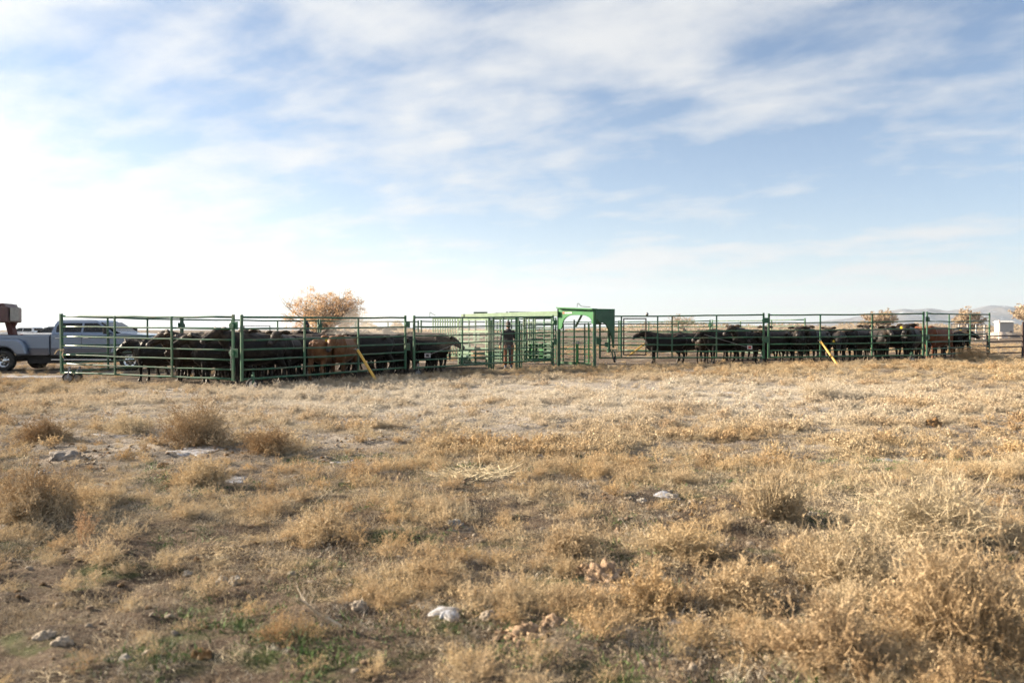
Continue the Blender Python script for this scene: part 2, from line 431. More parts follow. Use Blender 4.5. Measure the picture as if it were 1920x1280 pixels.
# ------------------------------------------------------------------ far mountains
def mountains():
    n = 420; m = 60
    az = np.linspace(R(-6), R(45), n); A, T = np.meshgrid(az, np.linspace(0, 1, m))
    base_d = 6200.0; D = base_d + T * 1800
    px = 960 + F_PX * np.tan(A)
    pts_x = [600, 960, 1100, 1300, 1420, 1520, 1600, 1690, 1740, 1775, 1830, 1860, 1890, 1920, 2000, 2200, 2600, 3800]
    pts_h = [1, 2, 4, 4, 6, 14, 24, 38, 41, 36, 40, 46, 46, 43, 50, 46, 52, 40]
    ridge = np.interp(px, pts_x, pts_h) / F_PX * (base_d + 1000) * 1.02
    prof = np.clip(np.sin(np.clip(T * 1.6, 0, 1.6) * math.pi / 1.9), 0, 1) ** 0.8
    X = D * np.tan(A); Y = D
    g = fbm(X / 210, Y / 420, 5, 21, 0.55); gul = np.abs(fbm(X / 120, Y / 520, 4, 33) - 0.5) * 2
    Z = ridge * prof * (0.82 + 0.22 * g + 0.30 * gul * (1 - T) * 1.0) - .8 * (T < 0.01)
    i = np.arange(n * m).reshape(m, n)
    F = np.stack([i[:-1, :-1].ravel(), i[:-1, 1:].ravel(), i[1:, 1:].ravel(), i[1:, :-1].ravel()], 1)
    mt, nt, out = new_mat('bare_mountain_rock')
    p = nt.nodes.new('ShaderNodeBsdfPrincipled'); p.inputs['Roughness'].default_value = 1.0; p.inputs['Specular IOR Level'].default_value = 0.0
    c = mix_rgb(nt, ramp(nt, tex_noise(nt, 0.006, 8, 0.65), 0.4, 0.62), (0.22, 0.20, 0.19), (0.09, 0.10, 0.125))
    c = mix_rgb(nt, ramp(nt, tex_noise(nt, 0.012, 6, 0.7), 0.56, 0.68, 0, 0.6), c, (0.72, 0.74, 0.78))
    nt.links.new(c, p.inputs['Base Color']); nt.links.new(p.outputs[0], out.inputs[0])
    o = np_mesh('mountains', np.stack([X.ravel(), Y.ravel(), Z.ravel()], 1), F, mt, smooth=True)
    tag(o, 'pale blue snow-streaked mountain range on the horizon', 'mountains', kind='structure')
mountains()

# ------------------------------------------------------------------ corral panels
PANEL_H = 1.66
RAIL_T = [0.0, 0.155, 0.312, 0.475, 0.635, 0.815, 1.0]     # bottom rail to top rail
def small_wheel(parent, c, r, w, axis, rim_mat, fork_top=None):
    wh = empty('wheel', c); wh.parent = parent
    ax = Vector(axis).normalized()
    t = MB(); t.lathe([(r * 0.62, -w * .42), (r * 0.86, -w * .5), (r * 0.97, -w * .34), (r, 0), (r * 0.97, w * .34), (r * 0.86, w * .5), (r * 0.62, w * .42)], 20, (0, 0, 0), ax)
    t.build('tyre', RUBBER, wh, smooth=True)
    t = MB(); t.lathe([(0.001, -w * .30), (r * .20, -w * .36), (r * .26, -w * .2), (r * .5, -w * .16), (r * .64, -w * .46), (r * .66, 0), (r * .64, w * .46), (r * .5, w * .16), (r * .26, w * .2), (r * .2, w * .36), (0.001, w * .30)], 18, (0, 0, 0), ax, closed=False)
    t.build('rim', rim_mat, wh, smooth=True)
    if fork_top is not None:
        f = MB(); p = Vector(fork_top) - Vector(c)
        for sgn in (-1, 1):
            f.beam(ax * (sgn * w * 0.68), p * 0.75 + ax * (sgn * w * 0.68), 0.012, 0.05)
        f.beam(p * 0.75 - ax * w * 0.75, p * 0.75 + ax * w * 0.75, 0.05, 0.02); f.beam(p * 0.75, p, 0.045, 0.045)
        f.build('wheel_fork', GREEN_D if rim_mat is not GREY_M else GREY_M, wh)
    return wh
def corral_panel(a, b, label, posts=(0, 1 / 3, 2 / 3, 1), mat=GREEN, hinge_a=False, hinge_b=False, group='green corral panels', rails=RAIL_T, h=PANEL_H, name='corral_panel', cat='panel', rw=0.045, no_rail=()):
    """a, b: (x, y, z of the bottom rail)"""
    a = Vector(a); b = Vector(b); o = a.copy()
    root = empty(name, o); tag(root, label, cat, group)
    d = (b - a); dn = Vector((d.x, d.y, 0)).normalized(); nrm = Vector((dn.y, -dn.x, 0))
    for i, t in enumerate(rails):
        if i in no_rail: continue
        z = Vector((0, 0, t * h)); big = 0.058 if i in (0, len(rails) - 1) else rw
        sag = Vector((0, 0, random.uniform(-.006, .006)))
        m = MB(); m.loft([(d * q + z + Vector((0, 0, random.uniform(-.009, .009) - .012 * math.sin(q * math.pi) * (i > 0))) + nrm * random.uniform(-.008, .008), .019, big / 2) for q in np.linspace(0, 1, 10)], 8); m.build('rail', mat, root, smooth=True)
    for i, t in enumerate(posts):
        end = t in (0, 1)
        p = d * t + nrm * 0.002; lean = Vector((random.uniform(-.012, .012), random.uniform(-.012, .012), 0))
        m = MB(); w = 0.075 if end else 0.055
        m.beam(p + Vector((0, 0, -0.045 if end else -.01)), p + lean + Vector((0, 0, h + (0.07 if end else 0.012))), 0.052 if end else 0.046, w, up=dn)
        m.build('post', mat, root, bevel=0.008)
    for flag, t, sg in ((hinge_a, 0, -1), (hinge_b, 1, 1)):
        if not flag: continue
        for zz, hh in ((h * 0.865, 0.21), (h * 0.42, 0.24)):
            p = d * t + dn * (sg * 0.07) + nrm * 0.033 + Vector((0, 0, zz))
            m = MB(); m.beam(p - dn * 0.12, p + dn * 0.12, 0.012, hh)
            m.cyl(p - dn * (sg * .06) + nrm * .006, p - dn * (sg * .06) + nrm * .05, 0.085, 12)
            m.cyl(p + nrm * .008, p + nrm * .03, 0.022, 8)
            m.build('hinge_plate', mat, root, bevel=0.006)
    return root
def pt(px, d, z): return (*at(px, d)[:2], z)
pA = corral_panel(pt(115, 23.5, .245), pt(437, 21.3, .176), 'green seven-rail corral panel in front of the silver pickup', hinge_b=True)
pB = corral_panel(pt(453, 21.2, .172), pt(760, 26.3, .24), 'green corral panel propped by the yellow pole nearest the pickup', hinge_b=True)
pC = corral_panel(pt(776, 26.2, .24), pt(1037, 30.9, .34), 'green corral panel in front of the man with chaps', posts=(0, .31, .6, .76, 1), hinge_b=True)
pD = corral_panel(pt(1125, 32.0, .374), pt(1432, 30.8, .42), 'green corral panel with walk-through gate beside the green arch', posts=(0, .135, .36, .45, .72, 1), hinge_a=True, hinge_b=True)
pE = corral_panel(pt(1441, 31.4, .41), pt(1731, 31.7, .485), 'green corral panel propped by the yellow pole at the mountain side')
pF = corral_panel(pt(1738, 31.8, .487), pt(1855, 35.4, .52), 'green end corral panel turning back towards the mountains', hinge_a=True)
pS = corral_panel(pt(116, 23.7, .25), pt(340, 29.7, .22), 'green corral side panel running back past the pickup hood')
pG = corral_panel(pt(342, 29.8, .22), pt(597, 34.5, .22), 'green far corral panel left of the orange tree', hinge_b=True, hinge_a=True)
pH = corral_panel(pt(601, 34.6, .22), pt(784, 38.8, .22), 'green far corral panel in front of the orange tree')
pI = corral_panel(pt(790, 38.9, .24), pt(992, 46.0, .28), 'green far corral panel behind the alley frame')
pJ = corral_panel(pt(996, 50.0, .30), pt(1160, 47.2, .31), 'green far corral panel seen through the green arch')
pK = corral_panel(pt(1163, 47.0, .31), pt(1331, 43.5, .31), 'green far corral panel behind the lone left-facing black cow', hinge_b=True)
pL = corral_panel(pt(1335, 43.4, .31), pt(1509, 38.5, .33), 'green far corral panel ending behind the mountain-side herd')
# frame of the walk-through gate in panel D
m = MB(); a = Vector(pt(1169.5, 31.85, 0)); b = Vector(pt(1211, 31.7, 0))
for z in (0.50, 1.94): m.beam(a + Vector((0, 0, z)), b + Vector((0, 0, z)), .04, .045)
for p in (a, b): m.beam(p + Vector((0, 0, .48)), p + Vector((0, 0, 1.96)), .04, .045, up=(1, 0, 0))
m.v = [tuple(Vector(v) - pD.location) for v in m.v]
m.build('gate_frame', RUST, pD)
m = MB(); a = Vector(pt(1213, 31.65, 2.12)); m.lathe([(.001, -.07), (.05, -.05), (.07, 0), (.05, .05), (.001, .07)], 10, a, (0, 0, 1), closed=False)
m.v = [tuple(Vector(v) - pD.location) for v in m.v]; m.build('latch_knob', GREY_M, pD, smooth=True)
# wheels that carry the panels
def panel_wheel(panel, px, py_bottom, r, w, axis, rim, d=None):
    p = at_ground(px, py_bottom) if d is None else at(px, d, gz(*at(px, d)[:2]))
    c = Vector((p.x, p.y, p.z + r)); loc = panel.location
    return small_wheel(panel, c - loc, r, w, axis, rim, fork_top=(c - loc + Vector((0.02, 0.06, r + 0.16))))
panel_wheel(pA, 127, 719, .165, .10, (0.35, -1, 0), GREY_M)
panel_wheel(pA, 146, 718, .165, .10, (-0.4, -1, 0), GREY_M)
panel_wheel(pB, 472, 732, .155, .09, (0.75, -1, 0), WHITE_R)
panel_wheel(pC, 783, 707, .14, .08, (0.5, -1, 0), GREY_M)
panel_wheel(pD, 1427, 683, .13, .08, (0.5, -1, 0), GREY_M)
panel_wheel(pE, 1710, 681, .15, .09, (0.6, -1, 0), WHITE_R)
# chain hanging beside the big hinge
m = MB(); p0 = Vector(pt(434, 21.25, 0))
for k in range(18):
    z = 1.02 - k * 0.035; c = p0 + Vector((0.006 * math.sin(k), -.05, z))
    m.lathe([(.012, -.004), (.019, 0), (.012, .004)], 8, c, (1, 0, 0) if k % 2 else (0, 1, 0))
m.v = [tuple(Vector(v) - pA.location) for v in m.v]; m.build('chain', GREY_M, pA)
# yellowish rope tied on the corner post
m = MB(); p0 = Vector(pt(117, 23.42, 0))
m.loft([(p0 + Vector((x, -.05, z)), .014, .014) for x, z in ((-.20, .78), (-.14, .88), (-.05, .93), (.02, .92), (.05, .84), (.02, .76), (.06, .66))], 6)
m.lathe([(.04, -.03), (.062, 0), (.04, .03)], 10, p0 + Vector((0, 0, .90)), (0, 0, 1))
m.v = [tuple(Vector(v) - pA.location) for v in m.v]
m.build('rope', pmat('tan_rope', (.45, .34, .22), .9, bumps=.5), pA, smooth=True)
# small square sign plates wired to the rails
for pan, px, py, d, nm in ((pC, 802, 666, 26.6, 'black and white notice plate'), (pD, 1405, 651, 30.75, 'white plate with red mark')):
    s = F_PX / d; c = at(px, d, EYE - (py - 618) / s); loc = pan.location
    m = MB(); m.box(c - loc + Vector((0, -.05, 0)), (.20, .012, .15)); o = m.build('sign_plate', pmat('plate_' + str(px), (.45, .42, .4), .5, var=.1), pan); o['label'] = nm
    m = MB(); m.box(c - loc + Vector((0, -.058, .0)), (.10, .006, .09)); m.build('plate_mark', pmat('mark_' + str(px), (.04, .03, .03) if px == 802 else (.35, .05, .04), .6), o)
# wires to them
m = MB(); a = at(802, 26.5, EYE - 48 / 56.3); b = at(853, 27.3, EYE - 27 / 54.7); m.cyl(a - pC.location, b - pC.location, .008, 6); m.build('wire', GREY_M, pC)
m = MB(); a = at(1402, 30.8, EYE - 33 / 48.4); b = at(1320, 31.0, EYE - 9 / 48.0); m.cyl(a - pD.location + Vector((0, -.05, 0)), b - pD.location + Vector((0, -.05, 0)), .008, 6); m.build('wire', GREY_M, pD)

# ------------------------------------------------------------------ yellow props
def prop_pole(top, foot, label, r=.043):
    top = Vector(top); foot = Vector(foot); o = foot.copy()
    root = empty('prop_pole', o); tag(root, label, 'pole', 'yellow poles bracing the panels')
    m = MB(); m.cyl((0, 0, -.03), top - o, r, 12); m.build('pole', YELLOW, root, smooth=False, bevel=.006)
    dd = (top - o).normalized()
    m = MB(); m.cyl(top - o + dd * .002, top - o + dd * .06, r * .8, 10); m.beam(top - o + dd * .05 - Vector((.07, 0, 0)), top - o + dd * .05 + Vector((.07, 0, 0)), .03, .03)
    m.build('hook', GREY_M, root)
g0 = at_ground(709, 718); prop_pole((-4.75, 24.5, .87), g0, 'yellow pole leaning on the panel beside the tan cattle')
g0 = at_ground(1573, 685); prop_pole((12.16, 31.38, 1.04), g0, 'yellow pole leaning on the panel at the mountain-side pen')
prop_pole((7.75, 45.6, .80), (6.4, 44.0, gz(6.4, 44.0)), 'distant yellow pole behind the left-facing black cow', .05)

# ------------------------------------------------------------------ green arch of the corral trailer (gooseneck)
def gooseneck():
    root = empty('gooseneck_arch', pt(1081, 31.2, gz(2.5, 31.2))); L = root.location
    tag(root, 'bright green steel gooseneck arch standing between the two pens', 'trailer hitch')
    P1 = at(1048, 32.0); P2 = at(1115, 30.7); P3 = at(1150, 31.6)
    def z_at(py, d): return EYE - (py - 618) / (F_PX / d)
    def local(p): return Vector(p) - L
    # lit arch plate P1..P2 with a rounded opening
    u = (P2 - P1); Lu = u.length; un = u.normalized(); nn = Vector((un.y, -un.x, 0))
    zt1, zt2 = z_at(578, 32), z_at(580.5, 30.7)
    zf = z_at(602, 32); top_o = z_at(590.5, 31.3)
    poly = [(0, zt1), (0, z_at(617, 32)), (.14, z_at(617, 32)), (.20, z_at(610, 32))]
    for k in range(9):
        t = k / 8 * math.pi / 2
        poly.append((.20 + (Lu * .40 - .20) * (1 - math.cos(t)), z_at(610, 32) + (top_o - z_at(610, 32)) * math.sin(t)))
    for k in range(1, 9):
        t = k / 8 * math.pi / 2
        poly.append((Lu * .62 + (Lu - .14 - Lu * .62) * math.sin(t), top_o - (top_o - z_at(603, 31)) * (1 - math.cos(t))))
    poly += [(Lu - .14, z_at(607, 30.7)), (Lu, z_at(607, 30.7)), (Lu, zt2)]
    m = MB(); m.prism(poly, -.03, .03, lambda a, b, t: local(P1 + un * a + nn * t + Vector((0, 0, b))))
    arch = m.build('arch_plate', GREEN_B, root, bevel=.008)
    # lettering band: one short red mark, then white letter-like strokes too small to read
    k0 = .23
    zc_ = z_at(586.7, 31.8)
    m = MB()
    m.prism([(k0, zc_ - .035), (k0 + .09, zc_ - .035), (k0 + .09, zc_ + .045), (k0, zc_ + .045)], .031, .036, lambda a, b, t: local(P1 + un * a + nn * t + Vector((0, 0, b))))
    m.build('red_emblem', pmat('emblem_red', (.55, .10, .06), .5), arch)
    m = MB(); x = k0 + .11
    for w in (.035, .03, .04, .03, .035, .03, .035, .03, .03):
        m.prism([(x, zc_ - .028), (x + w, zc_ - .028), (x + w, zc_ + .028), (x, zc_ + .028)], .031, .036, lambda a, b, t: local(P1 + un * a + nn * t + Vector((0, 0, b))))
        x += w + .009
    m.build('white_lettering', pmat('letter_white', (.8, .8, .72), .5), arch)
    # top flange
    m = MB(); m.prism([(0, 0), (Lu, 0), (Lu + .02, .0)], 0, 1, lambda a, b, t: local(P1)) if False else None
    m.beam(local(P1 + Vector((0, 0, zt1 + .02))), local(P2 + Vector((0, 0, zt2 + .02))), .34, .05); m.build('top_flange', GREEN_B, root, bevel=.006)
    # side plate P2..P3 running down to the coupler, shade put in by darker green
    v = (P3 - P2); Lv = v.length; vn = v.normalized(); mn = Vector((vn.y, -vn.x, 0))
    zt3 = z_at(581, 31.6); zb3 = z_at(652, 31.6)
    poly = [(0, zt2), (.0, z_at(601, 30.7)), (.13, z_at(598, 30.7)), (.24, z_at(603, 30.8))]
    for px_k, py_k in ((1125, 605), (1131, 605), (1136, 609), (1140, 617), (1143, 624), (1146, 630), (1148, 640), (1149, 652)):
        d = 30.7 + (px_k - 1115) / 35 * .9
        poly.append(((px_k - 1115) / 35 * Lv, z_at(py_k, d)))
    poly += [(Lv + .02, zb3), (Lv + .06, z_at(622, 31.6)), (Lv + .06, zt3)]
    m = MB(); m.prism(poly, -.03, .03, lambda a, b, t: local(P2 + vn * a + mn * t + Vector((0, 0, b)))); m.build('hitch_plate', GREEN_D, root, bevel=.008)
    m = MB(); m.beam(local(P2 + mn * -.21 + Vector((0, 0, zt2 + .018))), local(P3 + mn * -.21 + vn * .06 + Vector((0, 0, zt3 + .018))), .5, .035); m.build('top_plate', GREEN_B, root, bevel=.006)
    # coupler tube, jack wheel
    c = P3 + vn * -.02 - mn * .2
    m = MB(); m.cyl(local(Vector((c.x, c.y, zb3 - .12))), local(Vector((c.x, c.y, z_at(615, 31.6)))), .06, 12); m.cyl(local(Vector((c.x, c.y, zb3 - .18))), local(Vector((c.x, c.y, zb3 - .05))), .085, 12)
    m.build('coupler_tube', GREEN, root, bevel=.01)
    g = Vector((c.x, c.y - .1, 0)); gzz = gz(g.x, g.y)
    wc = Vector((at(1152, 31.6).x, 31.5, gzz + .16)) 
    small_wheel(root, wc - L + Vector((0, 0, .16)), .12, .08, (1, -.35, 0), WHITE_R, fork_top=wc - L + Vector((-.08, 0, .56)))
    # posts
    for P, d, w in ((P1, 32.0, .13), (P2, 30.7, .12)):
        m = MB(); zt = zt1 if P is P1 else zt2
        m.beam(local(Vector((P.x, P.y + .05, gz(P.x, P.y) - .1))), local(Vector((P.x, P.y + .05, zt - .01))), .12, w, up=(1, 0, 0)); m.build('post', GREEN, root, bevel=.012)
    # middle post, diagonal brace and the gate rails hung between the posts
    Q = P1 + u * .5 + Vector((0, .55, 0))
    for dx, w, za, zb in ((-.06, .06, .05, 1.9), (.10, .11, .05, 1.02)):
        m = MB(); m.beam(local(Q + un * dx + Vector((0, 0, za))), local(Q + un * dx + Vector((0, 0, zb))), .07, w, up=(1, 0, 0)); m.build('gate_post', GREEN_B if dx > 0 else GREEN, root, bevel=.01)
    m = MB(); m.beam(local(Q + un * .02 + Vector((0, 0, 1.62))), local(Q + un * .36 + Vector((0, 0, 2.12))), .10, .03); m.build('diagonal_brace', GREEN_W, root)
    m = MB(); m.box(local(Q + un * .14 + Vector((0, -.12, .98))), (.10, .06, .10)); m.box(local(Q + un * .0 + Vector((0, -.1, .96))), (.32, .03, .03)); m.build('latch_box', GREY_M, root, bevel=.01)
    A = P1 + Vector((.05, .45, 0)); B = P2 + Vector((-.05, .85, 0))
    for z in (.30, .52, .74, .96, 1.2, 1.45, 1.72):
        m = MB(); m.beam(local(A + Vector((0, 0, z))), local(B + Vector((0, 0, z))), .03, .042); m.build('gate_rail', GREEN if z > .4 else GREEN_W, root, bevel=.006)
    for t in (.12, .80, .93):
        m = MB(); q = A + (B - A) * t; m.beam(local(q + Vector((0, 0, .1))), local(q + Vector((0, 0, 1.75))), .05, .06, up=(1, 0, 0)); m.build('gate_post', GREEN_B if t > .85 else GREEN, root, bevel=.008)
    m = MB(); m.beam(local(A + Vector((0, 0, .16))), local(B + Vector((0, 0, .14))), .05, .12); m.build('threshold', GREEN_W, root)
    # bent handle on top, small plates beside the right post
    q = local(P1 + un * (Lu * .52) + Vector((0, 0, zt1 + .03)))
    m = MB(); pts = [q, q + Vector((0, 0, .13)), q + Vector((.05, 0, .15)), q + Vector((.16, 0, .03)), q + Vector((.5, -.2, .0))]
    for i in range(4): m.cyl(pts[i], pts[i + 1], .013, 6)
    m.build('bent_handle', GREY_M, root)
    for px, py, w, h in ((1122, 640, .16, .24), (1137, 646, .14, .18)):
        c = at(px, 31.0, EYE - (py - 618) / (F_PX / 31.0)); m = MB(); m.box(local(c), (w, .05, h)); m.build('bracket_plate', GREEN_D, root, bevel=.01)
    return root
gooseneck()

# ------------------------------------------------------------------ alley frame, sheeted gates
def alley():
    root = empty('overhead_alley', pt(960, 30.6, gz(0, 30.6))); L = root.location
    tag(root, 'pale green overhead beam frame of the working alley left of the arch', 'frame')
    def zy(py, d): return EYE - (py - 618) / (F_PX / d)
    def loc(px, d, py): return at(px, d, zy(py, d)) - L
    m = MB(); m.prism([(0, 0), (1, 0), (1, 1), (0, 1)], -.12, .12, lambda a, b, t: (loc(865 + a * 180, 36.6 - a * 4.6, (595 if b == 0 else 589) if a == 0 else (593 if b == 0 else 583)) + Vector((0, t, 0)))); m.build('top_beam', GREEN_W, root, bevel=.01)
    for x0, x1, y0, y1 in ((888, 913.5, 584.5, 590), (929, 948, 586, 589.5), (948.5, 953, 584.5, 588), (954.5, 1014.5, 584.3, 587.2)):
        d = 36.6 - (x0 - 865) / 180 * 4.6 + .25
        m = MB(); m.prism([(x0, y1), (x1, y1), (x1, y0), (x0, y0)], 0, .5, lambda a, b, t: loc(a, d + 0, b) + Vector((0, t, 0))); m.build('stowed_sheet', GREEN_D, root, bevel=.008)
    m = MB(); m.prism([(869, 594), (890, 594), (890, 588.5), (869, 588.5)], 0, .3, lambda a, b, t: loc(a, 36.3, b) + Vector((0, t, 0))); m.build('beam_end_box', GREEN, root, bevel=.01)
    for px, d, w, yt, yb, mt in ((919, 29.6, .16, 640, 0, GREEN_D), (921, 29.85, .09, 600, 641, GREEN_W), (925.5, 30.4, .07, 596, 0, GREEN), (968.5, 30.3, .10, 594, 0, GREEN), (974, 30.8, .07, 601, 0, GREEN_D), (978, 31.3, .05, 606, 0, GREEN_W), (1036, 31.5, .11, 594, 0, GREEN)):
        p = at(px, d); zb = gz(p.x, p.y) - .05 if yb == 0 else zy(yb, d)
        m = MB(); m.beam(Vector((p.x, p.y, zb)) - L, Vector((p.x, p.y, zy(yt, d))) - L, .09, w, up=(1, 0, 0)); m.build('post', mt, root, bevel=.008)
    for py, h in ((673, .06), (661, .045), (677, .05)):
        d = 31.3; m = MB(); m.beam(loc(979, d, py), loc(1036, d, py - 1), .05, h); m.build('floor_rail', GREEN, root)
    m = MB(); q = at(806, 34.0, zy(596, 34.0)) - L
    m.cyl(q, q + Vector((0, 0, .25)), .012, 6); m.cyl(q + Vector((0, 0, .25)), q + Vector((.24, 0, .10)), .012, 6); m.build('bent_rod', GREY_M, root)
    return root
alley()
def sheeted_gate():
    root = empty('sheeted_gate', pt(890, 32, gz(-1.5, 32))); L = root.location
    tag(root, 'pale green gate of wide horizontal boards left of the man', 'gate')
    def zy(py, d): return EYE - (py - 618) / (F_PX / d)
    a = at(860, 33.4); b = at(916, 31.4); d = b - a; dn = d.normalized()
    for z0, z1, mt in ((1.87, 1.97, GREEN_W), (1.62, 1.67, GREEN), (1.38, 1.47, GREEN_W), (1.16, 1.21, GREEN), (.94, 1.04, GREEN_W), (.70, .79, GREEN_D), (.50, .57, GREEN_W), (.32, .41, GREEN_D), (.12, .22, GREEN)):
        m = MB(); m.beam(a - L + Vector((0, 0, (z0 + z1) / 2)), b - L + Vector((0, 0, (z0 + z1) / 2)), .035, z1 - z0); m.build('board', mt, root, bevel=.008)
    for t in (0, .08, .36, .58, .93, 1):
        p = a + d * t - L
        m = MB(); m.beam(p + Vector((0, 0, .05)), p + Vector((0, 0, 2.0 + .02 * (t in (0, 1)))), .05, .06, up=dn); m.build('post', GREEN_W if t in (0, .93) else GREEN, root, bevel=.006)
    for x0, x1, z0, z1, mt in ((.02, .42, .06, .88, GREEN_D), (.50, .72, 1.06, 1.36, GREEN_D)):
        m = MB(); p = a + d * x0 - L + Vector((0, .05, 0)); q = a + d * x1 - L + Vector((0, .05, 0))
        m.beam(p + Vector((0, 0, (z0 + z1) / 2)), q + Vector((0, 0, (z0 + z1) / 2)), .02, z1 - z0); m.build('sheet', mt, root, bevel=.006)
    for t, z in ((.18, .72), (.32, .40), (.15, .18), (.25, .05)):
        m = MB(); m.box(a + d * t - L + Vector((-.02, -.06, z)), (.09, .02, .11)); m.build('label_plate', pmat('plate_pale_%d' % int(t * 100), (.55, .62, .48), .5), root)
sheeted_gate()
def alley_panel():
    a = at(980, 33.6); b = at(1034, 32.4); d = b - a; dn = d.normalized()
    root = empty('sheeted_corral_panel', (a.x, a.y, gz(a.x, a.y))); L = root.location
    tag(root, 'green alley panel with dark sheeted lower half right of the man', 'panel')
    for z in (.28, .44, .60, .76, .92, 1.12, 1.34, 1.58, 1.80, 1.98):
        m = MB(); m.beam(a - L + Vector((0, 0, z)), b - L + Vector((0, 0, z)), .03, .045); m.build('rail', GREEN, root, bevel=.006)
    for t in (.12, .22, .37, .44, .75, 1):
        m = MB(); p = a + d * t - L; m.beam(p + Vector((0, 0, .2)), p + Vector((0, 0, 2.0)), .045, .05, up=dn); m.build('post', GREEN_W if t in (.22, .44) else GREEN, root, bevel=.006)
    for k, (x0, x1) in enumerate(((.03, .16), (.2, .34), (.38, .55), (.58, .72), (.78, .96))):
        p = a + d * x0 - L + Vector((0, .06, 0)); q = a + d * x1 - L + Vector((0, .06, 0)); z0, z1 = .24, .98 - .06 * (k % 2)
        m = MB(); m.beam(p + Vector((0, 0, (z0 + z1) / 2)), q + Vector((0, 0, (z0 + z1) / 2)), .02, z1 - z0); m.build('sheet', GREEN_D if k % 2 == 0 else GREEN_B, root, bevel=.006)
alley_panel()
def alley_bars(a, b, words):
    d = b - a; dn = d.normalized()
    root = empty('alley_gate', (a.x, a.y, gz(a.x, a.y))); L = root.location
    tag(root, words, 'gate')
    for z in (.18, .32, .46, .62, .80, 1.0, 1.25, 1.5, 1.75, 1.98):
        m = MB(); m.beam(a - L + Vector((0, 0, z)), b - L + Vector((0, 0, z)), .03, .05 if z > .7 else .075); m.build('rail', GREEN_D if z < .7 else GREEN, root, bevel=.006)
    for t in (0, .3, .62, 1):
        m = MB(); p = a + d * t - L; m.beam(p + Vector((0, 0, .05)), p + Vector((0, 0, 2.02)), .045, .05, up=dn); m.build('post', GREEN, root, bevel=.006)
alley_bars(at(924, 34.0), at(972, 33.0), 'green barred gate right behind the man in chaps')
alley_bars(at(918, 36.6), at(985, 35.4), 'second green barred gate farther behind the man in chaps')
alley_bars(at(986, 35.2), at(1042, 34.2), 'green barred gate behind the sheeted panel beside the arch')
def slatted_panel():
    a = at(812, 37.5); b = at(858, 36.5); d = b - a; dn = d.normalized()
    root = empty('slatted_panel', (a.x, a.y, gz(a.x, a.y))); L = root.location
    tag(root, 'grey green panel of upright slats behind the dusty black cow', 'panel')
    for z in (.3, 1.2, 2.02):
        m = MB(); m.beam(a - L + Vector((0, 0, z)), b - L + Vector((0, 0, z)), .04, .06); m.build('rail', GREEN_W, root)
    for k in range(11):
        p = a + d * (k / 10) - L
        m = MB(); m.beam(p + Vector((0, .004, .25)), p + Vector((0, .004, 2.05)), .03, .055, up=dn); m.build('slat', GREEN_W, root)
slatted_panel()

